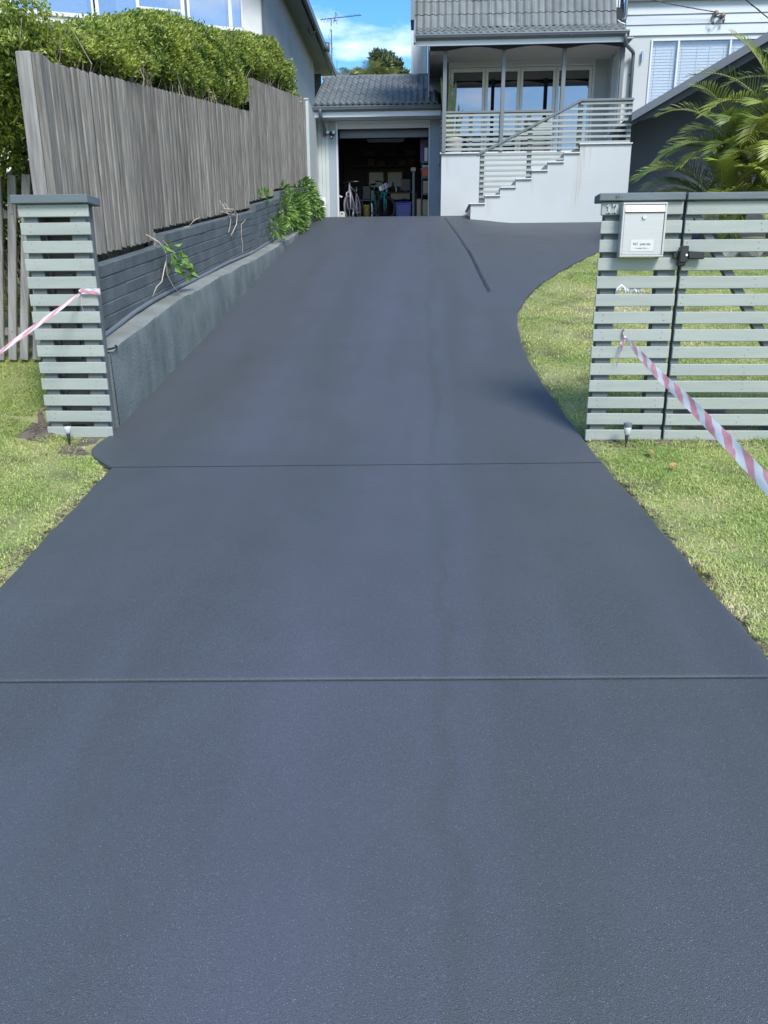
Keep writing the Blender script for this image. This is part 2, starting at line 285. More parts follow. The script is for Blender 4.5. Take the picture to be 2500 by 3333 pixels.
# ------------------------------------------------------------------ builders
WL = {}
def link(name, me, parent=None, at=(0, 0, 0), rot=None):
    o = bpy.data.objects.new(name, me); COL.objects.link(o); p = Vector(at)
    if parent is not None: o.parent = parent; o.location = p - WL[parent]
    else: o.location = p
    if rot: o.rotation_euler = rot
    WL[o] = p; return o
def tag(o, label=None, cat=None, group=None, kind=None):
    for k, v in (('label', label), ('category', cat), ('group', group), ('kind', kind)):
        if v: o[k] = v
    return o
def thing(name, at, label, cat, group=None, parent=None): return tag(link(name, None, None, at), label, cat, group)
class MB:
    def __init__(s): s.v = []; s.f = []
    def add(s, vs, fs):
        k = len(s.v); s.v += [tuple(p) for p in vs]; s.f += [tuple(i + k for i in f) for f in fs]; return s
    def box(s, x0, x1, y0, y1, z0, z1):
        return s.add([(x, y, z) for z in (z0, z1) for y in (y0, y1) for x in (x0, x1)],
                     [(0, 2, 3, 1), (4, 5, 7, 6), (0, 1, 5, 4), (2, 6, 7, 3), (0, 4, 6, 2), (1, 3, 7, 5)])
    def prism(s, poly, axis, a, b):
        """poly: list of 2-D points; extruded along axis ('x': (y,z), 'y': (x,z), 'z': (x,y)) from a to b"""
        def P(p, t): return {'x': (t, p[0], p[1]), 'y': (p[0], t, p[1]), 'z': (p[0], p[1], t)}[axis]
        n = len(poly); vs = [P(p, a) for p in poly] + [P(p, b) for p in poly]
        fs = [tuple(range(n)), tuple(range(2 * n - 1, n - 1, -1))] + [(i, i + n, (i + 1) % n + n, (i + 1) % n) for i in range(n)]
        return s.add(vs, fs)
    def tube(s, pts, r, n=8, closed=False, cap=True):
        pts = [Vector(p) for p in pts]; m = len(pts); rs = r if isinstance(r, (list, tuple)) else [r] * m; vs = []; prev = None
        for i, p in enumerate(pts):
            if closed: d = pts[(i + 1) % m] - pts[i - 1]
            else: d = pts[min(i + 1, m - 1)] - pts[max(i - 1, 0)]
            d.normalize()
            if prev is None:
                u = d.cross(Vector((0, 0, 1)))
                if u.length < .05: u = d.cross(Vector((1, 0, 0)))
            else: u = prev - d * prev.dot(d)
            u.normalize(); prev = u; q = d.cross(u)
            for j in range(n):
                a = 2 * math.pi * j / n; vs.append(p + (u * math.cos(a) + q * math.sin(a)) * rs[i])
        fs = []
        for i in range(m if closed else m - 1):
            for j in range(n):
                a = i * n + j; b = i * n + (j + 1) % n; c = ((i + 1) % m) * n + (j + 1) % n; d = ((i + 1) % m) * n + j; fs.append((a, b, c, d))
        if cap and not closed: fs += [tuple(range(n))[::-1], tuple(range((m - 1) * n, m * n))]
        return s.add(vs, fs)
    def lathe(s, prof, at, n=14, axis='z'):
        vs = []
        for (r, h) in prof:
            for j in range(n):
                a = 2 * math.pi * j / n; c, d = r * math.cos(a), r * math.sin(a)
                p = {'z': (c, d, h), 'y': (c, h, d), 'x': (h, c, d)}[axis]; vs.append((p[0] + at[0], p[1] + at[1], p[2] + at[2]))
        fs = [(i * n + j, i * n + (j + 1) % n, (i + 1) * n + (j + 1) % n, (i + 1) * n + j) for i in range(len(prof) - 1) for j in range(n)]
        fs += [tuple(range(n))[::-1], tuple(range((len(prof) - 1) * n, len(prof) * n))]
        return s.add(vs, fs)
    def ring(s, c, R, r, axis, n=28, m=8):
        ax = Vector(axis).normalized(); u = ax.cross(Vector((0, 0, 1)))
        if u.length < .1: u = ax.cross(Vector((1, 0, 0)))
        u.normalize(); q = ax.cross(u)
        return s.tube([Vector(c) + (u * math.cos(2 * math.pi * i / n) + q * math.sin(2 * math.pi * i / n)) * R for i in range(n)], r, m, closed=True)
    def build(s, name, m, parent=None, at=None, smooth=False, bevel=0.0, seg=1, recalc=True):
        at = Vector(at) if at is not None else (WL[parent] if parent is not None else Vector((0, 0, 0)))
        me = bpy.data.meshes.new(name); me.from_pydata([(Vector(p) - at)[:] for p in s.v], [], s.f)
        if recalc or bevel:
            b = bmesh.new(); b.from_mesh(me); bmesh.ops.recalc_face_normals(b, faces=b.faces)
            if bevel:
                es = [e for e in b.edges if e.is_manifold and e.calc_face_angle(0) > .6]
                bmesh.ops.bevel(b, geom=es, offset=bevel, segments=seg, affect='EDGES', profile=.6, clamp_overlap=True)
            b.to_mesh(me); b.free()
        me.materials.append(MATS[m]); 
        if smooth: me.shade_smooth() if hasattr(me, 'shade_smooth') else None
        return link(name, me, parent, at)
def bx(name, m, parent, x0, x1, y0, y1, z0, z1, bevel=.002): 
    c = ((x0 + x1) / 2, (y0 + y1) / 2, (z0 + z1) / 2)
    return MB().box(x0, x1, y0, y1, z0, z1).build(name, m, parent, at=c, bevel=bevel)
def shared_box(m, dx, dy, dz, bevel=.003):
    o = MB().box(-dx / 2, dx / 2, -dy / 2, dy / 2, -dz / 2, dz / 2).build('tmp', m, bevel=bevel); me = o.data; bpy.data.objects.remove(o); return me
def np_obj(name, V, F, m, parent=None, at=(0, 0, 0), tone=None, smooth=False):
    V = np.asarray(V, np.float32).reshape(-1, 3) - np.asarray(at, np.float32); F = np.asarray(F, np.int32); k = F.shape[1]
    me = bpy.data.meshes.new(name); me.vertices.add(len(V)); me.vertices.foreach_set('co', V.ravel())
    me.loops.add(F.size); me.polygons.add(len(F)); me.polygons.foreach_set('loop_start', np.arange(0, F.size, k, dtype=np.int32))
    me.loops.foreach_set('vertex_index', F.ravel()); me.update(calc_edges=True); me.validate()
    if tone is not None:
        a = me.attributes.new('tone', 'FLOAT', 'FACE'); a.data.foreach_set('value', np.asarray(tone, np.float32))
    me.materials.append(MATS[m])
    me.polygons.foreach_set('use_smooth', np.full(len(F), bool(smooth)))
    return link(name, me, parent, at)
RG = np.random.default_rng(5)
def unit(v): return v / np.maximum(np.linalg.norm(v, axis=1, keepdims=True), 1e-6)
def leaves(P, D, L, W, fold=.25, tone=None):
    """diamond leaves of two triangles, folded along the midrib; P base, D direction"""
    n = len(P); D = unit(D); r = unit(RG.normal(size=(n, 3))); X = unit(np.cross(D, r)); Nn = np.cross(X, D)
    L = np.broadcast_to(L, n)[:, None]; W = np.broadcast_to(W, n)[:, None]
    tip = P + D * L - Nn * L * .12; mid = P + D * L * .45
    a = mid + X * W / 2 + Nn * W * fold; b = mid - X * W / 2 + Nn * W * fold
    V = np.stack([P, a, tip, b], 1).reshape(-1, 3); i = np.arange(n)[:, None] * 4
    F = np.concatenate([i + [0, 1, 2], i + [0, 2, 3]], 0)
    t = None if tone is None else np.concatenate([tone, tone])
    return V, F, t

# ------------------------------------------------------------------ ground profile
PY = [-60, -6, 0, 1.3, 5.1, 5.6, 8.36, 10.45, 12.76, 15, 17.6, 18.6, 19.3, 21.6, 30, 90]
PZ = [-3, -.72, -.09, .04, .47, .56, 1.165, 1.655, 2.2, 2.70, 3.235, 3.405, 3.475, 3.62, 3.9, 6]
_py = np.linspace(-60, 90, 3001); _pz = np.interp(_py, PY, PZ); _k = np.ones(9) / 9; _pz = np.convolve(np.pad(_pz, 4, 'edge'), _k, 'valid')
def sst(t): t = np.clip(t, 0, 1); return t * t * (3 - 2 * t)
def gz(x, y): return np.interp(y, _py, _pz) - .085 * sst((np.asarray(x) - 1) / 1.0) * sst((np.asarray(y) - 13) / 4) * (np.asarray(y) < 19.2)
RXY = [(-4, 1.42), (2.773, 1.397), (3.022, 1.384), (3.398, 1.367), (3.872, 1.347), (4.441, 1.312), (4.893, 1.278), (5.448, 1.237), (5.846, 1.19), (6.377, 1.134), (6.966, 1.087), (7.521, 1.058), (7.9, 1.052),
       (8.291, 1.061), (8.931, 1.097), (9.416, 1.157), (10.052, 1.318), (10.521, 1.476), (11.06, 1.698), (11.81, 2.079), (12.435, 2.435), (13.256, 2.927), (13.9, 3.5), (14.4, 4.2), (14.8, 5.2), (15.1, 7), (15.3, 9), (30, 9)]
LXY = [(-4, -2.0), (3.224, -2.03), (3.567, -2.07), (4.266, -2.125), (4.75, -2.162), (4.964, -2.183), (5.09, -2.293), (5.286, -2.47), (5.43, -2.49), (5.52, -2.47), (5.7, -2.455), (18.6, -2.46), (19.3, -2.6), (21.6, -2.9), (30, -2.9)]
def xr(y): return np.interp(y, [p[0] for p in RXY], [p[1] for p in RXY])
def xl(y): return np.interp(y, [p[0] for p in LXY], [p[1] for p in LXY])
LZY = [-6, 2, 3.2, 4.5, 5.35, 6.0, 6.7, 9, 12, 18, 25, 90]; LZZ = [-.7, .15, .27, .47, .63, .78, 1.05, 1.8, 2.6, 3.5, 3.7, 6]
def lawn_z(x, y):
    x = np.asarray(x, float); y = np.asarray(y, float); z = gz(x, y)
    t = sst((xl(y) - x - .14) / .95) * (y < 5.75) + sst((-2.86 - x) / .1) * (y >= 5.75)
    z = z * (1 - t) + np.interp(y, LZY, LZZ) * t
    inside = (x > xl(y) - .0) & (x < xr(y) + .0)
    return z - np.where(inside, .10, .018) + .010 * np.sin(x * 7.1 + y * 3.3) * np.sin(y * 6.3 - x * 2.2) * (~inside)

def ground():
    xs = np.concatenate([np.array([-400, -120, -40, -20, -12, -8]), np.arange(-6, 9.01, .08), np.array([12, 20, 40, 120, 400])])
    ys = np.concatenate([np.array([-400, -100, -30, -10, -4]), np.arange(-1, 16, .08), np.arange(16, 24, .4), np.array([26, 30, 40, 60, 90, 200, 600])])
    X, Y = np.meshgrid(xs, ys); Z = lawn_z(X, Y); n, m = X.shape
    i = np.arange(n * m).reshape(n, m); F = np.stack([i[:-1, :-1], i[:-1, 1:], i[1:, 1:], i[1:, :-1]], -1).reshape(-1, 4)
    tag(np_obj('ground', np.stack([X, Y, Z], -1).reshape(-1, 3), F, 'lawn_soil', smooth=True), kind='structure')
ground()

def shear(x, y): return .045 * (np.asarray(x) + .36) * sst(y / 1.5) * (1 - sst((np.asarray(y) - 5.1) / 1.6))
def driveway():
    d = tag(link('driveway', None), kind='structure')
    def slab(y0, y1, ystep, nx, cut0=False, cut1=False):
        ys = np.arange(y0, y1 + ystep * .5, ystep); ys[-1] = y1
        g = .012
        if cut0: ys = np.concatenate([[y0], [y0 + g * .5, y0 + g * 1.4], ys[1:]])
        if cut1: ys = np.concatenate([ys[:-1], [y1 - g * 1.4, y1 - g * .5], [y1]])
        u = np.concatenate([[0, .004], np.linspace(0, 1, nx)[1:-1], [.996, 1]]); rows = []
        for k, y in enumerate(ys):
            Yl = y + shear(-2.1, y); Yr = y + shear(1.3, y)
            a, b = float(xl(Yl)), float(xr(Yr)); wob = .004 * math.sin(y * 9.1) + .003 * math.sin(y * 23.7)
            X = a + (b - a) * u; X = X + np.where(u == 0, wob, 0) + np.where(u == 1, wob * 1.2, 0); Yy = y + shear(X, y)
            Z = gz(X, Yy)
            if cut0 and k < 2: Z = Z - (.004, .001)[k]
            if cut1 and k >= len(ys) - 2: Z = Z - (.001, .004)[k - (len(ys) - 2)]
            Z = Z - np.where((u == 0) | (u == 1), .006, 0)
            rows.append(np.stack([X, Yy, Z], -1))
        A = np.array(rows); n, m = A.shape[:2]
        # skirt
        B = A.copy(); B[:, :, 2] -= .09
        V = np.concatenate([A.reshape(-1, 3), B.reshape(-1, 3)]); i = np.arange(n * m).reshape(n, m); j = i + n * m
        q = lambda a, b, c, e: np.stack([a, b, c, e], -1).reshape(-1, 4)
        F = np.concatenate([q(i[:-1, :-1], i[:-1, 1:], i[1:, 1:], i[1:, :-1]), q(i[:-1, 0], i[1:, 0], j[1:, 0], j[:-1, 0]), q(i[1:, -1], i[:-1, -1], j[:-1, -1], j[1:, -1]),
                            q(i[0, 1:], i[0, :-1], j[0, :-1], j[0, 1:]), q(i[-1, :-1], i[-1, 1:], j[-1, 1:], j[-1, :-1])])
        return np_obj('slab', V, F, 'driveway', d, smooth=False)
    slab(-4, 2.534, .25, 12, cut1=True); slab(2.546, 5.038, .1, 24, True, False); slab(5.056, 25.8, .12, 40)
    # dark joint filler and the sealed cracks of the upper slab
    mb = MB()
    for yj, dz in ((2.54, -.009), (5.047, -.001)):
        xs = np.linspace(xl(yj) + .01, xr(yj) - .01, 24); vs = []; 
        for x in xs:
            y = yj + shear(x, yj); vs += [(x, y - (.009 if yj < 3 else .0095), gz(x, y) + dz), (x, y + (.009 if yj < 3 else .0095), gz(x, y) + dz)]
        mb.add(vs, [(2 * k, 2 * k + 2, 2 * k + 3, 2 * k + 1) for k in range(len(xs) - 1)])
    mb.build('joint_filler', 'rubber', d, recalc=False)
    mb = MB(); pts = [(.476, 17.9), (.53, 16.9), (.608, 15.746), (.70, 14.2), (.757, 13.247), (.80, 12.3), (.821, 11.694), (.85, 11.0), (.885, 10.44)]
    ys = np.linspace(10.44, 17.9, 70); r2 = random.Random(3)
    for off, wd in ((0, .012), (.03, .006)):
        vs = []
        for y in ys:
            x = float(np.interp(y, [p[1] for p in pts][::-1], [p[0] for p in pts][::-1])) + off + r2.uniform(-.006, .006); ww = wd * r2.uniform(.5, 1.4) * (1 if off == 0 or 10.5 < y < 13.5 else .25)
            vs += [(x - ww, y, float(gz(x, y)) + .004), (x + ww, y, float(gz(x, y)) + .004)]
        mb.add(vs, [(2 * k, 2 * k + 1, 2 * k + 3, 2 * k + 2) for k in range(len(ys) - 1)])
    mb.build('crack_sealant', 'rubber', d, recalc=False)
driveway()

# ------------------------------------------------------------------ lawns
def grass(name, region, dens, hmin, hmax, wid, seed, lie=.9, parent=None):
    g = np.random.default_rng(seed); x0, x1, y0, y1 = region[0]; n = int((x1 - x0) * (y1 - y0) * dens)
    x = g.uniform(x0, x1, n); y = g.uniform(y0, y1, n); keep = region[1](x, y)
    nz = (np.sin(x * 5.1 + 1.3 * np.sin(y * 3.7)) * np.sin(y * 4.3 + np.sin(x * 2.9)) + np.sin(x * 13 + y * 9) * .4)
    keep &= g.random(n) < np.clip(.82 + .28 * nz, .35, 1); x, y = x[keep], y[keep]; n = len(x); z = lawn_z(x, y) - .004
    a = g.uniform(0, 2 * np.pi, n); L = g.uniform(hmin, hmax, n) * (1 + .18 * nz[keep]); lean = .75 + g.beta(1.6, 1.2, n) * lie * 1.0
    dx, dy = np.cos(a), np.sin(a); sx, sy = -dy, dx; wv = wid * g.uniform(.7, 1.3, n)
    h1 = np.stack([x + dx * L * .5 * np.sin(lean * .6), y + dy * L * .5 * np.sin(lean * .6), z + L * .5 * np.cos(lean * .6)], -1)
    h2 = h1 + np.stack([dx * np.sin(lean), dy * np.sin(lean), np.cos(lean)], -1) * (L * .5)[:, None]
    b = np.stack([x, y, z], -1); s = np.stack([sx, sy, np.zeros(n)], -1) * wv[:, None] / 2
    V = np.stack([b - s, b + s, h1 + s * .9, h1 - s * .9, h2 + s * .15, h2 - s * .15], 1).reshape(-1, 3); i = np.arange(n)[:, None] * 6
    F = np.concatenate([i + [0, 1, 2, 3], i + [3, 2, 4, 5]]); t = np.clip(g.beta(2, 3, n) * .9 + .25 * (g.random(n) < .10), 0, 1)
    if len(region) > 2: t = np.clip(t + region[2](x, y) * .55, 0, 1)
    return tag(np_obj(name, V, F, 'grass', parent, tone=np.concatenate([t, t])), kind='stuff')
def soilspot(x, y): return ((x + 3.02) / .10) ** 2 + ((y - 5.68) / .27) ** 2 < 1 + .5 * np.sin(x * 21) * np.sin(y * 17)
edge = lambda x, y: .03 + .022 * np.sin(x * 23 + y * 31) + .018 * np.sin(y * 11.3)
left_ok = lambda x, y: (x < xl(y) - edge(x, y)) & ~soilspot(x, y) & ~((x > -2.96) & (y > 5.57) & (y < 6.2)) & ~((x > -2.60 + .05 * np.sin(y * 40)) & (y > 5.22)) 
brn = lambda x, y: np.exp(-((x - 2.35) / .75) ** 2 - ((y - 9.4) / 1.1) ** 2) * 1.1 + np.exp(-((x - 3.0) / .6) ** 2 - ((y - 10.2) / .8) ** 2) * .6
edgedry_l = lambda x, y: np.exp(-(xl(y) - x) / .10) * .55 + .25 * np.exp(-((x + 2.75) / .45) ** 2 - ((y - 5.05) / .35) ** 2)
edgedry_r = lambda x, y: np.exp(-(x - xr(y)) / .08) * .6
bare_r = lambda x, y: ((y > 5.5) & (y < 6.5) & (x > 1.9) & (RG.random(len(x)) < .93 * np.exp(-((y - 6.05) / .35) ** 2)))
tag(grass('lawn_grass', ((-5.0, -1.95, 1.4, 6.85), left_ok, edgedry_l), 21000, .014, .034, .0040, 1), 'short yellow-green lawn grass on the left verge beside the slatted pillar', 'grass')
tag(grass('lawn_grass', ((1.2, 4.2, .6, 5.75), lambda x, y: (x > xr(y) + edge(x, y)) & ~((y > 5.42) & (RG.random(len(x)) < .55)), edgedry_r), 18500, .015, .040, .0042, 2), 'green lawn grass in front of the gate with dry leaves on it', 'grass')
tag(grass('lawn_grass', ((1.0, 6.8, 5.7, 14.6), lambda x, y: (x > xr(y) + .03 + .5 * edge(x, y)) & (x < 1.6 + .9 * (y - 4)) & ~bare_r(x, y) & ~((x > 4.3) & (y > 12.9)), lambda x, y: brn(x, y) + edgedry_r(x, y) * .5), 6000, .018, .042, .0062, 3), 'dry-patched lawn grass behind the gate inside the driveway curve', 'grass')
# soil and stones where the grass is missing
def soil_patch(cx, cy, rx, ry, label):
    V = [(cx, cy, 0)]; n = 28
    for k in range(n): a = 2 * math.pi * k / n; q = 1 + .16 * math.sin(a * 3 + cx) + .10 * math.sin(a * 7); V.append((cx + rx * q * math.cos(a), cy + ry * q * math.sin(a), 0))
    V = [(x, y, float(lawn_z(x, y)) + .003) for x, y, z in V]
    tag(MB().add(V, [(0, k + 1, (k + 1) % n + 1) for k in range(n)]).build('soil_patch', 'soil', None, recalc=False), kind='structure')
soil_patch(-3.0, 5.68, .12, .30, ''); soil_patch(-2.60, 5.42, .13, .18, ''); soil_patch(2.6, 5.62, 1.3, .06, ''); soil_patch(2.9, 6.1, 1.1, .32, '')
tag(grass('grass_tufts', ((1.24, 3.6, 5.44, 5.60), lambda x, y: RG.random(len(x)) < .35 + .4 * np.sin(x * 13) , lambda x, y: 0 * x + .1), 4200, .035, .085, .0042, 12, lie=.55), 'longer grass tufts growing along the foot of the gate', 'grass')
def litter(name, pts, label):
    g = np.random.default_rng(9); V = []; F = []
    for (cx, cy, sx, sy, n) in pts:
        x = g.normal(cx, sx, n); y = g.normal(cy, sy, n); z = lawn_z(x, y) + .006
        for k in range(n):
            L = g.uniform(.008, .032); a = g.uniform(0, 6.28); wv = g.uniform(.003, .010); u = np.array([math.cos(a), math.sin(a), g.uniform(-.1, .3)]); s = np.array([-u[1], u[0], 0]); p = np.array([x[k], y[k], z[k]]); i = len(V)
            V += [p - s * wv, p + s * wv, p + u * L + s * wv * .5 + [0, 0, .004], p + u * L - s * wv * .5]; F.append((i, i + 1, i + 2, i + 3))
    tag(np_obj(name, V, F, 'clippings'), label, 'litter', kind='stuff')
litter('dry_clippings', [(-3.02, 5.68, .06, .16, 90), (1.55, 5.5, .2, .05, 120), (2.1, 5.52, .4, .05, 200), (-2.62, 5.3, .12, .07, 90)] + [(float(xr(y)) + .04, y, .02, .12, 16) for y in np.arange(2.6, 5.4, .2)] + [(float(xl(y)) - .05, y, .025, .1, 22) for y in np.arange(3.2, 5.0, .2)], 'dry clippings scattered along the edges of the driveway')

# ------------------------------------------------------------------ slatted pillars and gate
def slat_set(parent, x0, x1, y, z_top, pitch, n, h=.085, th=.022, m='sage', name='slat'):
    me = shared_box(m, x1 - x0, th, h, .004); r = random.Random(int(x0 * 100))
    for k in range(n):
        zc = z_top - pitch * k - h / 2
        link(name, me, parent, ((x0 + x1) / 2 + r.uniform(-.002, .002), y + th / 2 + r.uniform(-.0015, .0015), zc + r.uniform(-.001, .001)), (0, r.uniform(-.0015, .0015), 0))
PYF = 5.6
def nails(parent, xs, y, z_top, pitch, n):
    mb = MB(); r = random.Random(7)
    for k in range(n):
        for x in xs:
            for dz in (.022, .062):
                mb.lathe([(.0022, -.0012), (.0042, .0)], (x + r.uniform(-.012, .012), y, z_top - pitch * k - dz), 6, 'y')
    mb.build('nail_heads', 'sage_end', parent)['kind'] = 'stuff'
pl = thing('slat_pillar', (-2.68, 5.75, .54), 'sage slatted pillar at the left of the driveway with red and white tape tied on', 'pillar', 'slatted gate pillars')
slat_set(pl, -2.94, -2.42, PYF, 2.250, .1245, 14)
for a, b in ((-2.915, -2.812), (-2.572, -2.458)): bx('post', 'darkpost', pl, a, b, PYF + .023, PYF + .115, .50, 2.252)
for a, b in ((-2.915, -2.812), (-2.572, -2.458)): bx('post', 'darkpost', pl, a, b, PYF + .125, PYF + .165, .50, 2.252)
bx('cap', 'cap', pl, -2.97, -2.405, PYF - .035, PYF + .20, 2.253, 2.312, .005)
bx('back_board', 'darkpost', pl, -2.90, -2.47, PYF + .172, PYF + .19, .62, 2.252)

pr = thing('slat_pillar', (1.52, 5.75, .54), 'sage slatted pillar holding the steel letterbox and the number 17', 'pillar', 'slatted gate pillars')
slat_set(pr, 1.238, 1.800, PYF, 2.222, .1229, 14)
for a, b in ((1.272, 1.385), (1.668, 1.792)):
    bx('post', 'darkpost', pr, a, b, PYF + .023, PYF + .118, .44, 2.225)
bx('foot', 'ceramic', pr, 1.272, 1.395, PYF + .018, PYF + .12, .36, .535)
bx('cap', 'cap', pr, 1.212, 1.798, PYF - .03, PYF + .14, 2.226, 2.277, .005)
def lettering(name, txt, size, at, m, parent, align='CENTER', ext=.0008, sx=1.0):
    c = bpy.data.curves.new(name, 'FONT'); c.body = txt; c.size = size; c.align_x = align; c.align_y = 'CENTER'; c.extrude = ext; c.materials.append(MATS[m])
    tmp = bpy.data.objects.new('tmp', c); COL.objects.link(tmp); bpy.context.view_layer.update()
    me = bpy.data.meshes.new_from_object(tmp.evaluated_get(bpy.context.evaluated_depsgraph_get())); bpy.data.objects.remove(tmp)
    o = link(name, me, parent, at, (math.pi / 2, 0, 0)); o.scale = (sx, 1, 1); return o
lettering('pencil_mark', '61 -', .036, (1.345, PYF - .0315, 2.250), 'ink', pr, sx=.9)

nails(pr, (1.31, 1.73), PYF, 2.222, .1229, 14)
gt = thing('gate', (2.6, 5.66, .53), 'sage horizontal slat gate with a black latch beside the letterbox pillar', 'gate')
slat_set(gt, 1.822, 4.05, PYF, 2.219, .1229, 14)
bx('cap', 'cap', gt, 1.812, 4.05, PYF - .03, PYF + .10, 2.226, 2.274, .005)
for a, b in ((1.824, 1.882), (3.96, 4.03)): bx('stile', 'darkpost', gt, a, b, PYF + .023, PYF + .09, .535, 2.224)
MB().prism([(1.874, 2.135), (1.932, 2.135), (3.05, .54), (2.955, .54)], 'y', PYF + .024, PYF + .085).build('brace', 'darkpost', gt)
bx('bottom_rail', 'darkpost', gt, 1.884, 3.95, PYF + .024, PYF + .085, .545, .60)

nails(gt, (1.85, 2.35, 2.9), PYF, 2.219, .1229, 14); nails(pl, (-2.86, -2.51), PYF, 2.25, .1245, 14)
# letterbox
lb = thing('letterbox', (1.513, 5.53, 1.855), 'brushed steel letterbox with a NO JUNK MAIL sticker on the right pillar', 'letterbox')
bx('body', 'brushed', lb, 1.364, 1.664, 5.535, 5.598, 1.855, 2.208, .003)
for nm, q in (('frame', (1.364, 1.664, 5.512, 5.534, 2.194, 2.208)), ('frame', (1.364, 1.664, 5.512, 5.534, 1.855, 1.868)), ('frame', (1.364, 1.378, 5.512, 5.534, 1.869, 2.193)), ('frame', (1.650, 1.664, 5.512, 5.534, 1.869, 2.193))):
    bx(nm, 'brushed', lb, *q, bevel=.002)
MB().prism([(5.534, 2.192), (5.518, 2.192), (5.506, 2.148), (5.512, 2.145), (5.534, 2.150)], 'x', 1.380, 1.648).build('flap', 'brushed', lb, bevel=.001)
bx('door', 'brushed', lb, 1.380, 1.648, 5.518, 5.534, 1.870, 2.140, .0015)
MB().lathe([(.0, -.012), (.011, -.012), (.0135, -.009), (.0135, 0)], (1.513, 5.518, 2.113), 18, 'y').build('lock', 'chrome', lb, smooth=False)
bx('keyhole', 'ink', lb, 1.511, 1.515, 5.5050, 5.5065, 2.109, 2.117, 0)
stk = bx('sticker', 'sticker', lb, 1.434, 1.592, 5.5160, 5.5178, 1.893, 1.968, 0)
lettering('lettering', 'NO', .024, (1.468, 5.5155, 1.940), 'ink', stk, sx=.85); lettering('lettering', 'JUNK MAIL', .0185, (1.536, 5.5155, 1.938), 'ink', stk, sx=.82); lettering('lettering', '\u2014 THANK YOU ! \u2014', .0115, (1.512, 5.5155, 1.911), 'ink', stk)
# house number 17
hn = thing('house_number', (1.307, 5.595, 2.148), 'steel digits 17 screwed to the top slat left of the letterbox', 'house number')
def digit(polys):
    mb = MB()
    for p in polys: mb.prism(p, 'y', 5.590, 5.598)
    return mb
d1 = digit([[(1.281, 2.157), (1.295, 2.157), (1.295, 2.205), (1.281, 2.205)], [(1.272, 2.149), (1.304, 2.149), (1.304, 2.157), (1.272, 2.157)], [(1.272, 2.190), (1.281, 2.195), (1.281, 2.205), (1.270, 2.197)]]).build('digit', 'steel', hn)
d7 = digit([[(1.311, 2.195), (1.347, 2.195), (1.347, 2.206), (1.311, 2.206)], [(1.333, 2.195), (1.347, 2.195), (1.333, 2.157), (1.322, 2.157)], [(1.314, 2.149), (1.341, 2.149), (1.341, 2.157), (1.314, 2.157)], [(1.311, 2.187), (1.318, 2.190), (1.318, 2.195), (1.311, 2.195)]]).build('digit', 'steel', hn)
for x, z, p in ((1.288, 2.198, d1), (1.288, 2.153, d1), (1.330, 2.200, d7), (1.327, 2.153, d7)): MB().lathe([(.0035, -.003), (.0045, 0)], (x, 5.590, z), 8, 'y').build('screw', 'ink', p)
# latch
lt = thing('gate_latch', (1.82, 5.57, 1.87), 'black plastic gate latch with a chrome keyhole on the gate', 'latch')
bx('body', 'blackplastic', lt, 1.786, 1.842, 5.535, 5.598, 1.815, 1.905, .008)
bx('hood', 'blackplastic', lt, 1.795, 1.848, 5.545, 5.598, 1.890, 1.928, .006)
MB().prism([(1.842, 1.893), (1.955, 1.886), (1.958, 1.838), (1.85, 1.842)], 'y', 5.540, 5.575).build('lever', 'blackplastic', lt, bevel=.006)
bx('foot', 'blackplastic', lt, 1.784, 1.838, 5.55, 5.598, 1.795, 1.83, .008)
bx('striker', 'blackplastic', lt, 1.752, 1.79, 5.57, 5.598, 1.845, 1.885, .004)
MB().lathe([(.0, -.006), (.008, -.006), (.010, 0)], (1.830, 5.535, 1.866), 12, 'y').build('key_barrel', 'chrome', lt)

# solar lights
def solar(x, y, label, clear):
    z0 = float(lawn_z(x, y)); t = thing('solar_light', (x, y, z0), label, 'garden light', 'solar path lights'); zt = z0 + .17
    MB().lathe([(.006, -.03), (.007, .03), (.016, .085), (.014, .088)], (x, y, z0), 10).build('spike', 'blackplastic', t, smooth=True)
    MB().lathe([(.014, .088), (.022, .100), (.027, .130), (.027, .150)], (x, y, z0), 14).build('lens', 'lampglass', t, smooth=True)
    MB().lathe([(.030, .150), (.031, .170), (.030, .178), (.002, .182)], (x, y, z0), 16).build('cap', 'blackplastic' if not clear else 'conduit', t)
solar(-2.705, 5.46, 'small solar path light with a black cap before the left pillar', False)
solar(1.513, 5.47, 'small solar path light with a pale lens below the letterbox', True)

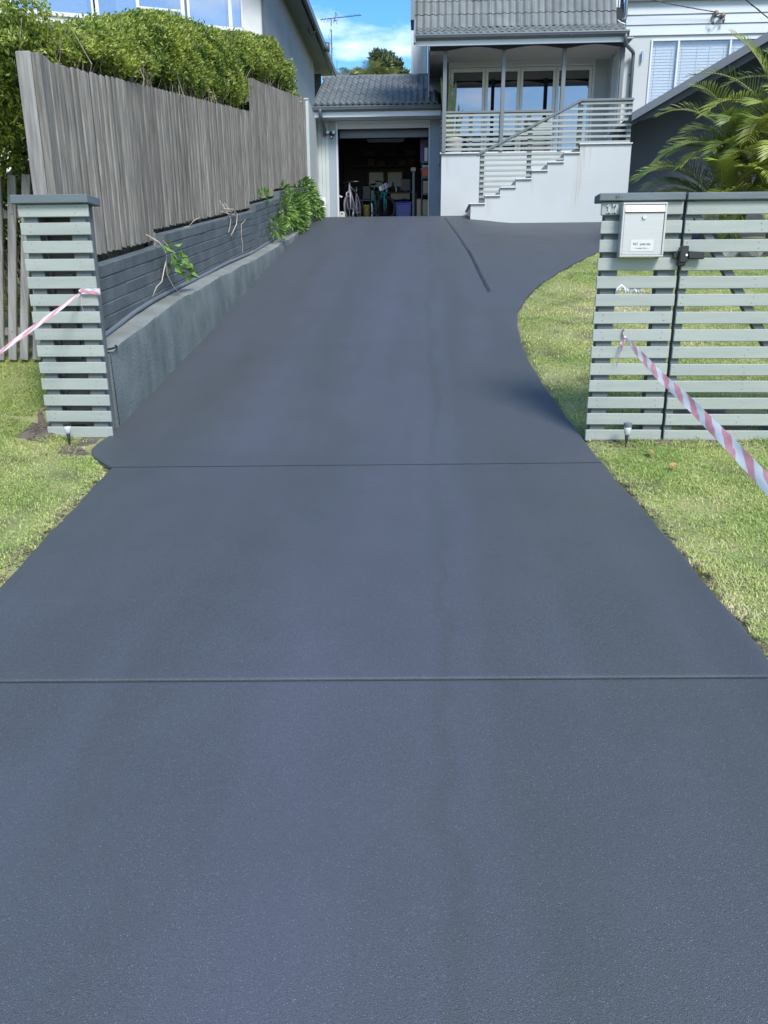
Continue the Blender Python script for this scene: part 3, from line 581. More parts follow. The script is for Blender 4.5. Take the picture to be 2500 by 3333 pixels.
# ------------------------------------------------------------------ barrier tape
def ribbon(name, pts, label, group, cat='barrier tape'):
    """pts: (x,y,z,width,twist angle about the run)"""
    P = [Vector(p[:3]) for p in pts]; n = 18 * (len(pts) - 1) + 1; V = []; UV = []; s = 0; last = None
    for i in range(n):
        t = i / 18; k = min(int(t), len(pts) - 2); f = t - k
        a, b = P[k], P[k + 1]; p = a.lerp(b, f); wd = pts[k][3] * (1 - f) + pts[k + 1][3] * f; tw = pts[k][4] * (1 - f) + pts[k + 1][4] * f
        d = (b - a).normalized(); u = d.cross(Vector((0, 0, 1))); u = u.normalized() if u.length > .05 else Vector((1, 0, 0)); q = u.cross(d)
        if last is not None: s += (p - last).length
        last = p
        for c in range(5):
            o = (c / 4 - .5); bend = .10 * wd * math.cos(o * math.pi) * math.sin(i * .35)
            V.append(p + (u * math.cos(tw) + q * math.sin(tw)) * o * wd + (q * math.cos(tw) - u * math.sin(tw)) * bend); UV.append((s / .25, c / 4))
    F = [(i * 5 + c, i * 5 + c + 1, i * 5 + c + 6, i * 5 + c + 5) for i in range(n - 1) for c in range(4)]
    me = bpy.data.meshes.new(name); o0 = P[0]; me.from_pydata([(v - o0)[:] for v in V], [], F); uv = me.uv_layers.new()
    for l in me.loops: uv.data[l.index].uv = UV[l.vertex_index]
    me.materials.append(MATS['tape']); me.polygons.foreach_set('use_smooth', [True] * len(F)); return link(name, me, None, o0)
tpr = thing('barrier_tape', (1.465, 5.57, 1.31), 'red and white barrier tape running from a knot on the right pillar', 'barrier tape', 'red and white barrier tapes')
def part_ribbon(name, pts, parent):
    o = ribbon(name, pts, None, None); o.parent = parent; o.location = WL[o] - WL[parent]; return o
part_ribbon('strip', [(1.466, 5.565, 1.302, .014, 2.0), (1.468, 5.2, 1.222, .045, 2.2), (1.462, 4.72, 1.128, .050, 2.5), (1.462, 4.25, 1.052, .055, 2.2), (1.470, 3.6, .925, .060, 2.3), (1.475, 3.0, .795, .062, 2.25), (1.46, 2.2, .62, .062, 2.3), (1.42, 1.2, .35, .062, 2.2), (1.40, .3, .02, .062, 2.6)], tpr)
part_ribbon('loop', [(1.455, 5.590, 1.372, .042, 0), (1.457, 5.590, 1.345, .036, .05), (1.463, 5.585, 1.306, .014, .2)], tpr)
part_ribbon('tail', [(1.463, 5.575, 1.300, .014, .3), (1.447, 5.568, 1.255, .038, .4), (1.436, 5.568, 1.205, .046, .1), (1.428, 5.57, 1.150, .026, .5), (1.421, 5.572, 1.092, .006, .8)], tpr)
MB().lathe([(.002, -.010), (.009, -.004), (.009, .004), (.002, .010)], (1.465, 5.568, 1.306), 8).build('knot', 'tape_clear', tpr, smooth=True)
tpl = thing('barrier_tape', (-2.46, 5.58, 1.64), 'red and white barrier tape stretched left from the left pillar', 'barrier tape', 'red and white barrier tapes')
part_ribbon('strip', [(-2.535, 5.56, 1.628, .014, 1.2), (-2.60, 5.40, 1.54, .026, .9), (-2.70, 5.18, 1.415, .030, 1.3), (-2.77, 5.03, 1.33, .030, .9), (-2.83, 4.9, 1.25, .020, 1.4), (-3.2, 4.1, .85, .03, 1.2), (-3.6, 3.2, .55, .05, .8)], tpl)
part_ribbon('loop', [(-2.532, 5.575, 1.632, .012, .2), (-2.528, 5.577, 1.648, .040, 1.57), (-2.46, 5.577, 1.648, .040, 1.57), (-2.385, 5.577, 1.645, .050, 1.5)], tpl)
part_ribbon('tail', [(-2.535, 5.578, 1.612, .006, .2), (-2.537, 5.575, 1.54, .004, .5), (-2.548, 5.64, 1.46, .004, .9), (-2.545, 5.64, 1.43, .02, .2)], tpl)
# folded white cord on the slat
tb = thing('cord_bundle', (1.47, 5.6, 1.612), 'folded white plastic tie lying on a slat under the letterbox', 'cord bundle')
for k, (a, b, h) in enumerate(((1.384, 1.45, .048), (1.40, 1.47, .040), (1.45, 1.53, .034), (1.50, 1.565, .046), (1.485, 1.55, .030))):
    pts = [(a + (b - a) * t / 8, 5.604 + .004 * k, 1.618 + h * math.sin(math.pi * t / 8) ** .6 + .004 * math.sin(t * 2.1 + k)) for t in range(9)]
    MB().tube(pts, .0085, 6).build('strand', 'ceramic' if k % 2 else 'tape_clear', tb, smooth=True)

# fallen leaves
def dry_leaf(x, y, r, label, rz, seed):
    g = random.Random(seed); n = 12; vs = [(0, 0, .012)]; 
    for i in range(n):
        a = 2 * math.pi * i / n; q = r * (1 + .28 * math.cos(a) + .22 * (1 if i % 2 else -1) * abs(math.cos(a * .5))); vs.append((q * math.cos(a), q * .72 * math.sin(a), .010 + .35 * r * abs(math.sin(a * 1.5 + seed)) * g.uniform(.4, 1)))
    fs = [(0, i + 1, (i + 1) % n + 1) for i in range(n)]
    me = bpy.data.meshes.new('fallen_leaf'); me.from_pydata(vs, [], fs); me.materials.append(MATS['dry_leaf'])
    o = link('fallen_leaf', me, None, (x, y, float(lawn_z(x, y)) + .035), (R_(14), R_(-8), rz)); tag(o, label, 'leaf', 'fallen leaves on the front lawn')
dry_leaf(1.705, 5.0, .034, 'large curled tan leaf lying on the grass in front of the pillar', .5, 3)
dry_leaf(1.632, 5.24, .034, 'orange-brown leaf lying nearest to the foot of the right pillar', 1.6, 5)
dry_leaf(2.03, 4.30, .014, 'small yellow leaf fragment in the grass beyond the tape', 2.2, 8)

# ------------------------------------------------------------------ kerb, block wall, conduit
KT = [(5.62, 1.175), (5.87, 1.207), (6.05, 1.248), (6.86, 1.433), (7.4, 1.535), (8.5, 1.725), (10.18, 1.98), (11.94, 2.235), (13.77, 2.552), (16.23, 2.965), (18.2, 3.375), (19.0, 3.50), (19.6, 3.56)]
kz = lambda y: float(np.interp(y, [p[0] for p in KT], [p[1] for p in KT]))
kb = thing('concrete_kerb', (-2.55, 12, 2.1), 'long blue-grey painted concrete kerb along the left of the driveway', 'kerb wall')
def kerb():
    ys = np.arange(5.80, 19.61, .09); V = []; r = np.random.default_rng(2)
    for y in ys:
        z = kz(y); g = float(gz(-2.45, y)) - .12; n = .006 * math.sin(y * 3.1) + .005 * math.sin(y * 7.7 + 1) + r.normal(0, .0025); nz = .006 * math.sin(y * 4.3) + r.normal(0, .003); rr = .03 + .01 * math.sin(y * 5)
        nose = rr + .01
        V += [(-2.435 + n * .3, y, g), (-2.442 + n * .8, y, g + (z - g) * .5), (-2.452 + n, y, z - nose), (-2.460 + n, y, z - .010 + nz), (-2.487 + n, y, z + nz + .003), (-2.57, y, z + nz * .5 + .006), (-2.70, y, z + .008)]
    m = 7; n = len(ys); F = [(i * m + j, i * m + j + 1, (i + 1) * m + j + 1, (i + 1) * m + j) for i in range(n - 1) for j in range(m - 1)]
    V2 = np.array(V)
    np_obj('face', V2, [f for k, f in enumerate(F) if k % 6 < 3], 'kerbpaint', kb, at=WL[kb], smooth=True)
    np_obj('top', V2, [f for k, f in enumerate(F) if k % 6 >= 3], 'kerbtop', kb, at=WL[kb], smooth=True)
    MB().prism([(-2.437, .45), (-2.455, 1.17), (-2.48, 1.192), (-2.70, 1.196), (-2.70, .45)], 'y', 5.78, 5.801).build('end_face', 'kerbpaint', kb)
kerb()
SEG = [(5.75, 7.93, 6.233, 1.853, .157), (7.93, 12.42, 8.0, 2.239, .1535), (12.42, 14.55, 12.38, 2.997, .167), (14.55, 19.5, 14.53, 3.461, .152)]
def wt(y):
    for a, b, y0, z0, s in SEG:
        if y < b: return z0 + s * (y - y0)
    return z0 + s * (y - y0)
bw = thing('block_wall', (-2.74, 12, 2.2), 'stepped dark grey painted brick retaining wall under the paling fence', 'wall')
def block_wall():
    ch, bl, r = .104, .52, random.Random(4); meshes = []
    for sl_ in (.157, .1535, .167, .152):
        pr_ = []
        for v in range(3):
            b = bmesh.new(); q = [b.verts.new((x, y, z + sl_ * y)) for z in (-ch / 2 + .003, ch / 2 - .003) for y in (-bl / 2 + .0005, bl / 2 - .0005) for x in (-.06, .06 + r.uniform(-.003, .004))]
            for f in ((0, 2, 3, 1), (4, 5, 7, 6), (0, 1, 5, 4), (2, 6, 7, 3), (0, 4, 6, 2), (1, 3, 7, 5)): b.faces.new([q[i] for i in f])
            bmesh.ops.recalc_face_normals(b, faces=b.faces); bmesh.ops.bevel(b, geom=[e for e in b.edges if abs(e.verts[0].co.y - e.verts[1].co.y) > .2], offset=.006, segments=1, affect='EDGES')
            me = bpy.data.meshes.new('brick'); b.to_mesh(me); b.free(); me.materials.append(MATS['blockpaint']); pr_.append(me)
        meshes.append(pr_)
    cnt = 0; core = MB()
    for s, (a, b, y0, z0, sl_) in enumerate(SEG):
        row = 0
        while True:
            off = (row % 2) * .5 * bl; any_ = False; y = a + bl / 2 - off
            while y < b + bl * .5:
                zc = z0 + sl_ * (y - y0) - ch * (row + .5)
                if zc + ch / 2 > kz(y) + .01 and y - bl / 2 > 5.6:
                    any_ = True
                    yy = min(max(y, a + bl * .5), b - bl * .5) if row == 0 else y
                    link('brick', meshes[s][r.randrange(3)], bw, (-2.72 + r.uniform(-.0022, .0022) + (.004 if row == 0 else 0), yy, z0 + sl_ * (yy - y0) - ch * (row + .5)), (r.uniform(-.004, .004), 0, 0)); cnt += 1
                y += bl
            row += 1
            if not any_ or row > 14: break
        core.prism([(a, kz(a) - .05), (b, kz(b) - .05), (b, z0 + sl_ * (b - y0) - .012), (a, z0 + sl_ * (a - y0) - .012)], 'x', -2.80, -2.667)
    core.build('mortar', 'blockpaint', bw)
    bf = MB()
    for a, b, y0, z0, sl_ in [(5.97,) + SEG[0][1:]] + SEG[1:]: bf.prism([(a, 1.0), (b, 1.0), (b, z0 + sl_ * (b - y0) + .16), (a, z0 + sl_ * (a - y0) + .16)], 'x', -2.92, -2.87)
    bf.build('backfill', 'soil', bw)
block_wall()
cp = tag(MB().tube([(-2.645 + .004 * math.sin(y * 2.3), y, kz(y) + .030 + .006 * math.sin(y * 1.9)) for y in np.arange(5.9, 14.3, .2)], .021, 8).build('conduit_pipe', 'conduit', None, at=(-2.64, 6, 1.2), smooth=True), 'long grey conduit pipe lying on the kerb against the brick wall', 'pipe')
MB().tube([(-2.53 + .095 * math.cos(a), 5.86 + .13 * math.sin(a), 1.222 + .008 * math.sin(a * 2)) for a in np.linspace(0, 6.1, 26)], .008, 6).build('cable_loop', 'rubber', None, at=(-2.5, 5.86, 1.21), smooth=True)
tag(bpy.data.objects['cable_loop'], 'loop of black cable lying on the kerb end by the left pillar', 'cable')

# ------------------------------------------------------------------ paling fence
pf = thing('paling_fence', (-2.8, 12.4, 2.1), 'tall weathered grey timber paling fence above the brick wall', 'fence')
def paling_fence():
    r = random.Random(11); y = 5.985; k = 0
    while y < 18.87:
        wd = r.choice((.056, .062, .070)); dz = r.uniform(-.006, .006)
        top = (3.247 + .1677 * (y - 5.86) if y < 12.95 else 4.947 + .1757 * (y - 13.1)) + dz
        bot = wt(y) + (.055 if y < 7.9 else .04) + r.uniform(-.007, .007)
        deep = (.018 if k % 2 else 0) + r.uniform(-.003, .003)
        c = (-2.762 - deep, y + wd / 2, (top + bot) / 2); h = top - bot
        o = MB().box(c[0] - .009, c[0] + .009, y - .008, y + wd + .006, bot, top).build('paling', 'timber', pf, at=c, bevel=.0035)
        o.rotation_euler = (r.uniform(-.0015, .0015), 0, r.uniform(-.05, .05)); y += wd; k += 1
    bx('post', 'timberpale', pf, -2.933, -2.823, 5.84, 5.955, 1.2, 3.298, .006)
    bx('corner_board', 'timber', pf, -2.820, -2.760, 5.846, 5.988, 1.6, 3.288, .004)
    for y0, y1, a, s in ((5.96, 12.9, 3.247, .1677), (12.95, 18.87, 4.92, .1757)):
        for d in (.25, 1.0): MB().prism([(y0, a - d), (y1, a - d + s * (y1 - y0)), (y1, a - d - .09 + s * (y1 - y0)), (y0, a - d - .09)], 'x', -2.85, -2.80).build('rail', 'timber', pf)
    bx('post', 'timber', pf, -2.83, -2.752, 7.90, 7.95, 1.9, 2.24, .004)
paling_fence()
pk = thing('picket_fence', (-3.8, 6.7, 1.0), 'old leaning grey timber picket fence at the far left of the lawn', 'fence')
for k, (xb, xt) in enumerate(((-4.12, -3.90), (-3.985, -3.765), (-3.865, -3.645), (-3.747, -3.52), (-3.641, -3.393), (-3.52, -3.29), (-3.40, -3.17))):
    z0, z1 = 1.05, 2.62 + .006 * (k % 3); o = MB().box(-.037, .037, -.012, .012, -(z1 - z0) / 2, (z1 - z0) / 2).build('picket', 'timberpale', pk, at=(0, 0, 0), bevel=.004)
    o.location = Vector(((xb + xt) / 2, 6.69, (z0 + z1) / 2)) - WL[pk]; o.rotation_euler = (0, math.atan2(xt - xb, z1 - z0), 0)
    for zz_ in (1.31, 2.30):
        xx = xb + (xt - xb) * (zz_ - z0) / (z1 - z0); MB().lathe([(.005, -.003), (.006, 0)], (xx, 6.678, zz_), 6, 'y').build('nail', 'ink', pk)
for zz_ in (1.31, 2.30): bx('rail', 'timber', pk, -4.3, -3.0, 6.705, 6.745, zz_ - .035, zz_ + .035, .004)

# ------------------------------------------------------------------ hedge
def hedge():
    h = thing('hedge', (-3.4, 11.5, 3.5), 'tall clipped yellow-green hedge spilling over the paling fence', 'hedge')
    g = np.random.default_rng(21)
    TY = [5.9, 6.26, 6.72, 7.35, 8.07, 9.02, 9.85, 10.92, 11.77, 13.36, 14.89, 16.6, 17.4, 18.2]; TZ = [3.50, 3.60, 3.71, 3.90, 4.18, 4.54, 4.82, 5.07, 5.22, 5.66, 6.08, 6.50, 6.42, 6.0]
    fence = lambda y: np.where(y < 12.95, 3.247 + .1677 * (y - 5.86), 4.947 + .1757 * (y - 13.1))
    def bulge(y, z): return .07 * np.sin(y * 2.1 + z * 3) + .05 * np.sin(y * 5.7 - z * 6 + 1) * np.sin(z * 7 + y * 3) + .055 * np.sin(y * 13 + z * 9) * np.sin(z * 15 - y * 6)
    Ps = []; Ds = []
    # face over the fence (towards +x)
    n = 21000; y = g.uniform(5.95, 17.9, n); top = np.interp(y, TY, TZ); lowv = fence(y) - np.where((y > 11.2) & (y < 12.9), .05, .0) + .04 + .10 * np.sin(y * 3.3) ** 2; u = g.random(n) ** .85
    z = lowv + (top - lowv) * u; round_ = (u ** 3) * .30 + np.where(u < .2, (.2 - u) * .9, 0); endr = sst((y - 16.6) / 1.3) * .4 + sst((6.5 - y) / .5) * .15
    x = -2.80 - round_ - endr + bulge(y, z) - g.exponential(.13, n); Ps.append(np.stack([x, y, z], -1)); Ds.append(np.stack([np.full(n, .75), g.normal(0, .35, n) - .15, np.full(n, .55)], -1))
    # top
    n = 12000; y = g.uniform(5.95, 18.0, n); u = g.random(n); x = -2.95 - 1.1 * u; top = np.interp(y, TY, TZ) + .05 * np.sin(y * 3 + x * 5) - .85 * u - .04 - g.exponential(.07, n)
    Ps.append(np.stack([x, y, top], -1)); Ds.append(np.stack([g.normal(.2, .4, n), g.normal(0, .4, n), np.full(n, .9)], -1))
    # street end (towards -y)
    n = 8500; z = g.uniform(1.5, 3.72, n); x = g.uniform(-5.4, -2.86, n); y = 6.95 + .09 * np.sin(x * 5 + z * 4) + .07 * np.sin(x * 11 - z * 7) + g.exponential(.10, n) - .75 * sst((z - 2.6) / .35)
    keep = (g.random(n) < np.where(z < 2.55, .42, 1)) & ~((x > -3.0) & (z < 3.3) & (y < 5.98)); Ps.append(np.stack([x, y, z + .10 * np.sin(x * 4)], -1)[keep]); Ds.append(np.stack([g.normal(0, .4, n), np.full(n, -.75), np.full(n, .55)], -1)[keep])
    # far end
    n = 1600; z = g.uniform(5.3, 6.4, n); x = g.uniform(-4.0, -2.8, n); y = 17.9 - .25 * ((z - 5.9) / .5) ** 2 + g.normal(0, .1, n); Ps.append(np.stack([x, y, z], -1)); Ds.append(np.stack([np.full(n, .4), np.full(n, .6), np.full(n, .4)], -1))
    P = np.concatenate(Ps); D = np.concatenate(Ds); n = len(P); cl = .5 + .5 * np.sin(P[:, 1] * 6.1 + P[:, 2] * 9.3) * np.sin(P[:, 1] * 3.7 - P[:, 2] * 5.1 + P[:, 0] * 4)
    # sprigs: 5 leaves from each point
    k = 5; PP = np.repeat(P, k, 0) + g.normal(0, .020, (n * k, 3)); DD = np.repeat(unit(D), k, 0) + g.normal(0, .62, (n * k, 3)); tone = np.clip(np.repeat(cl * .30 + g.random(n) * .50 + .12 * np.exp(-((P[:, 1] - 7.6) / 1.2) ** 2), k) + g.normal(-.04, .12, n * k), 0, 1)
    sc = np.clip(.032 + .0011 * (PP[:, 1] - 6), .027, .05) * g.uniform(.7, 1.35, n * k)
    V, F, T = leaves(PP, DD, sc * 1.25, sc * .62, .3, tone); np_obj('foliage', V, F, 'hedge_leaf', h, at=WL[h], tone=T)['kind'] = 'stuff'
    # dark woody inside: thin stems, and an inner mass of shaded old leaves
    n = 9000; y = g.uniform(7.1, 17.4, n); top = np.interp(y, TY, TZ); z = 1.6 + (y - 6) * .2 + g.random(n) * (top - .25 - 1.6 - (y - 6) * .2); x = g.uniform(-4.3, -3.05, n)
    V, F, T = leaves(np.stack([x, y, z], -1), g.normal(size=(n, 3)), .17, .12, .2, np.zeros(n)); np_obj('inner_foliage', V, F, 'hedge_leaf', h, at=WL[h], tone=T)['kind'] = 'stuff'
    mb = MB()
    for _ in range(520):
        y = g.uniform(6.1, 17.3); z = float(fence(y)) - .25; x = -3.05 + g.uniform(-.35, .17); L = g.uniform(.3, .62)
        mb.tube([(x, y, z), (x + g.normal(0, .05) + .05, y + g.normal(0, .06), z + L * .5), (x + g.normal(.06, .07), y + g.normal(0, .12), z + L)], [.007, .005, .002], 4)
    for _ in range(90):
        x = g.uniform(-4.6, -2.98); z = g.uniform(1.25, 1.7); mb.tube([(x, 7.1, z), (x + g.normal(0, .12), 7.0, z + .5), (x + g.normal(0, .25), 6.92 + g.normal(0, .06), z + 1.1)], [.014, .009, .003], 4)
    mb.build('stems', 'twig', h, recalc=False)['kind'] = 'stuff'
hedge()

# ------------------------------------------------------------------ creepers, tufts and dead roots on the wall
def plant(name, at, pts, dirs, L, W, label, cat, mname='creeper_leaf', group=None, stems=None, seed=1):
    t = thing(name, at, label, cat, group); g = np.random.default_rng(seed); n = len(pts)
    V, F, T = leaves(np.array(pts, float), np.array(dirs, float), L * g.uniform(.7, 1.3, n), W * g.uniform(.7, 1.3, n), .22, np.clip(g.normal(.35, .22, n), 0, 1)); np_obj('foliage', V, F, mname, t, at=at, tone=T)['kind'] = 'stuff'
    if stems:
        mb = MB()
        for s in stems: mb.tube(s[0], [q * .75 for q in s[1]], 5)
        mb.build('stem', 'dead_root', t, recalc=False, smooth=True)
    return t
g = np.random.default_rng(33)
def blob(n, c, s, seed):
    q = np.random.default_rng(seed); v = unit(q.normal(size=(n, 3))) * (q.random((n, 1)) ** .33); return v * np.array(s) + np.array(c), v
P = []; Dd = []
for (c, s, n) in (((-2.50, 16.9, 3.70), (.24, 1.15, .46), 900), ((-2.48, 15.6, 3.28), (.20, 1.0, .42), 700), ((-2.46, 17.6, 3.55), (.24, .8, .34), 500), ((-2.55, 14.6, 3.16), (.16, .65, .34), 320), ((-2.45, 15.5, 2.98), (.12, .35, .14), 90), ((-2.62, 14.9, 3.55), (.10, .5, .22), 120)):
    a, b = blob(int(n * .55), (c[0] - .03, c[1] + .1, c[2] - .05), (s[0] * .8, s[1] * .82, s[2] * .74), int(c[1] * 10)); P.append(a); Dd.append(b + np.array([.5, -.3, -.35]))
plant('creeper', (-2.6, 16.5, 3.0), np.concatenate(P), np.concatenate(Dd), .112, .052, 'bushy green creeper tumbling over the far end of the brick wall', 'creeper', seed=2)
a, b = blob(85, (-2.52, 13.55, 2.76), (.12, .42, .13), 5); plant('wall_plant', (-2.6, 13.5, 2.6), a, b + np.array([.4, -.2, .1]), .12, .05, 'light green tuft growing on the kerb just before the big creeper', 'plant', group='small plants on the brick wall', seed=3)
a, b = blob(26, (-2.66, 13.15, 3.22), (.05, .14, .07), 6); plant('wall_plant', (-2.7, 13.15, 3.1), a, b + np.array([.3, 0, .5]), .11, .045, 'small green seedling sprouting from the wall top under the palings', 'plant', group='small plants on the brick wall', seed=4)
ctr = [(-2.50, 7.95, 2.02), (-2.48, 8.08, 1.96), (-2.52, 7.75, 2.05), (-2.5, 7.85, 1.90), (-2.48, 8.02, 1.85), (-2.5, 7.68, 1.92), (-2.55, 7.62, 2.1)]
pp = [tuple(np.array(c) + g.normal(0, .035, 3)) for c in ctr for _ in range(5)]; dd = [(.35 + g.normal(0, .25), g.normal(.15, .5), -.45 + g.normal(0, .25)) for _ in pp]
plant('wall_plant', (-2.6, 7.75, 1.7), pp, dd, .115, .062, 'leafy sprig on a pale split root hanging down the near wall', 'plant', group='small plants on the brick wall', seed=6, stems=[
    ([(-2.70, 7.52, 2.19), (-2.62, 7.62, 2.13), (-2.585, 7.70, 2.07), (-2.57, 7.68, 1.97), (-2.58, 7.60, 1.86), (-2.57, 7.48, 1.75), (-2.60, 7.40, 1.70), (-2.62, 7.33, 1.61)], [.006, .009, .009, .009, .008, .007, .006, .004]),
    ([(-2.575, 7.68, 1.95), (-2.585, 7.70, 1.82), (-2.57, 7.80, 1.72), (-2.55, 7.98, 1.62), (-2.52, 8.06, 1.575)], [.006, .006, .006, .005, .003]),
    ([(-2.66, 7.88, 2.16), (-2.59, 7.80, 2.11), (-2.58, 7.70, 2.03)], [.004, .005, .005]), ([(-2.58, 7.88, 1.97), (-2.64, 7.89, 1.82), (-2.64, 8.0, 1.74), (-2.63, 8.07, 1.68)], [.003, .003, .003, .002])])
def root(label, tubes, at):
    t = thing('dead_root', at, label, 'root', 'dead roots on the brick wall')
    for pts, r in tubes: MB().tube(pts, r * .62, 6).build('strand', 'dead_root', t, smooth=True)
root('tangle of pale dead roots hanging in loops from the wall top', [
    ([(-2.70, 10.55, 2.80), (-2.66, 10.6, 2.70), (-2.63, 10.66, 2.62), (-2.64, 10.60, 2.50), (-2.64, 10.52, 2.44)], .0075), ([(-2.68, 10.5, 2.74), (-2.62, 10.8, 2.76), (-2.61, 10.96, 2.71), (-2.62, 10.92, 2.58), (-2.63, 10.72, 2.46), (-2.63, 10.62, 2.42), (-2.63, 10.74, 2.39)], .009),
    ([(-2.70, 10.42, 2.70), (-2.63, 10.6, 2.68), (-2.63, 10.85, 2.70), (-2.66, 11.0, 2.74)], .008), ([(-2.70, 10.40, 2.83), (-2.66, 10.45, 2.72), (-2.63, 10.7, 2.66)], .006), ([(-2.72, 10.7, 2.84), (-2.64, 10.72, 2.72), (-2.62, 10.9, 2.68)], .006)], (-2.65, 10.7, 2.4))
root('thin pale dead root hanging straight down the wall to the conduit', [([(-2.70, 11.7, 2.80), (-2.65, 11.62, 2.70), (-2.64, 11.3, 2.61), (-2.645, 11.28, 2.46), (-2.645, 11.34, 2.33), (-2.645, 11.3, 2.22)], .006), ([(-2.645, 11.55, 2.20), (-2.62, 11.9, 2.29)], .006)], (-2.65, 11.4, 2.2))
root('short pale root curl poking from under the palings', [([(-2.73, 9.05, 2.40), (-2.67, 9.1, 2.47), (-2.64, 9.2, 2.50), (-2.66, 9.26, 2.46)], .006), ([(-2.70, 8.75, 2.36), (-2.65, 8.8, 2.37)], .005)], (-2.68, 9.0, 2.36))

# ------------------------------------------------------------------ roof tiles
def tile_mesh(wd, ln, amp, th, m):
    """one concrete tile: two rolls across, thick front lip; local x across, local y up the slope"""
    nx = 13; V = []; 
    def hgt(u):
        c = .5 + .5 * math.cos(2 * math.pi * (u * 2 - .5)); return amp * c ** 1.4
    for k, (y, dz) in enumerate(((0, 0), (.012, .004), (ln, -.012))):
        for i in range(nx): u = i / (nx - 1); V.append((u * wd, y, hgt(u) + th + dz))
    for i in range(nx): u = i / (nx - 1); V.append((u * wd, .004, hgt(u) * .8 - .004))
    F = [(r * nx + i, r * nx + i + 1, (r + 1) * nx + i + 1, (r + 1) * nx + i) for r in range(2) for i in range(nx - 1)] + [(3 * nx + i, 3 * nx + i + 1, i + 1, i) for i in range(nx - 1)]
    me = bpy.data.meshes.new('tile'); me.from_pydata(V, [], F); me.materials.append(MATS[m]); return me
def tile_field(parent, x0, x1, y0, z0, ang, rows, gauge, wd=.322, amp=.034, th=.026, clipx=None, seed=1):
    r = random.Random(seed); me = tile_mesh(wd + .002, gauge * 1.12, amp, th, 'tile'); nx = int(round((x1 - x0) / wd))
    for k in range(rows):
        yy = y0 + math.cos(ang) * gauge * k; z = z0 + math.sin(ang) * gauge * k
        for i in range(nx):
            x = x0 + (x1 - x0) * i / nx
            if clipx and not clipx(x, k): continue
            o = link('tile', me, parent, (x, yy + r.uniform(-.004, .004), z + r.uniform(-.002, .004)), (ang + r.uniform(-.008, .008), r.uniform(-.006, .006), r.uniform(-.006, .006))); o.scale = ((x1 - x0) / nx / wd, 1, 1)
def gutter(parent, x0, x1, y, z0, z1, name='gutter'):
    h = z1 - z0; d = .12
    prof = [(y, z1), (y - d + .012, z1), (y - d, z1 - .008), (y - d - .004, z1 - .03), (y - d + .006, z1 - .05), (y - d + .012, z0 + .035), (y - d + .04, z0 + .006), (y - .03, z0), (y, z0 + .01)]
    return MB().prism(prof, 'x', x0, x1).build(name, 'gutter', parent, bevel=0)

# ------------------------------------------------------------------ garage
GY = 21.6
ga = thing('garage', (-1.1, GY, 3.62), 'small grey garage with a tiled roof and its roller door open', 'garage')
W_ = lambda *a, **k: None
wl = bx('wall', 'render_grey', ga, -2.560, -2.365, GY, GY + .15, 3.45, 6.10, 0)
bx('wall', 'render_grey', ga, .137, .56, GY, GY + .15, 3.45, 6.20, 0); bx('wall', 'render_grey', ga, -2.363, .135, GY, GY + .15, 6.062, 6.24, 0)
for k in range(5): bx('cladding_board', 'board_green', ga, -3.044 + .097 * k, -2.951 + .097 * k, GY - .004, GY + .02, 3.45, 6.10, .004)
bx('wall', 'house_dark', ga, -3.06, -2.562, GY + .022, GY + .14, 3.45, 6.15, 0)
fr = bx('door_frame', 'trim_white', ga, -2.364, -2.318, GY - .015, GY + .10, 3.5, 6.06, .003); bx('door_frame', 'trim_white', ga, .106, .136, GY - .015, GY + .10, 3.5, 6.06, .003); bx('door_frame', 'trim_white', ga, -2.317, .105, GY - .015, GY + .10, 6.032, 6.062, .003)
rd = MB().prism([(GY + .05, 6.03)] + [(GY + .02 + .018 * (k % 2), 6.03 - .026 * k) for k in range(6)] + [(GY + .05, 5.885)], 'x', -2.315, .103).build('roller_door', 'frame_grey', ga)
bx('bottom_rail', 'cladding', ga, -2.30, .09, GY + .35, GY + .39, 5.72, 5.90, .004)
MB().lathe([(.16, -2.29), (.16, .08)], (0, GY + .38, 6.05), 16, 'x').build('door_roll', 'house_dark', ga, smooth=True)
# interior shell
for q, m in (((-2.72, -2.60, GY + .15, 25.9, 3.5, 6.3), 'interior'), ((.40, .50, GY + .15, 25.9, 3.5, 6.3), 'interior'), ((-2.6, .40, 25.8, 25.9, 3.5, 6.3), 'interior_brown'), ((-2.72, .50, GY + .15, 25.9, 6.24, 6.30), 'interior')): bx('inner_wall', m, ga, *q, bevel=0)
# eaves
bx('soffit', 'trim_white', ga, -2.86, .405, 21.07, GY, 6.075, 6.09, 0)
bx('fascia', 'trim_white', ga, -2.862, .408, 21.045, 21.068, 6.045, 6.285, .003); bx('fascia', 'trim_white', ga, -2.885, -2.864, 21.045, 23.9, 6.05, 6.30, 0)
gutter(ga, -2.875, .405, 21.04, 6.166, 6.285)
MB().tube([(-2.69, 20.97, 6.235), (-2.69, 20.97, 6.16), (-2.685, 20.99, 6.08), (-2.67, 21.12, 5.98), (-2.655, 21.42, 5.87), (-2.65, 21.5, 5.80), (-2.65, 21.52, 5.70)], .046, 12).build('downpipe', 'gutter', ga, smooth=True)
ANG = math.atan2(7.66 - 6.30, 23.9 - 21.0)
rf = MB().prism([(21.0, 6.285), (23.92, 7.655), (23.92, 7.60), (21.0, 6.23)], 'x', -2.87, .41).build('roof', 'tiledark', ga)
tile_field(rf, -2.885, .335, 20.96, 6.285, ANG, 10, .318, amp=.050, th=.046, clipx=lambda x, k: x < -.02 or (k < 4), seed=3)
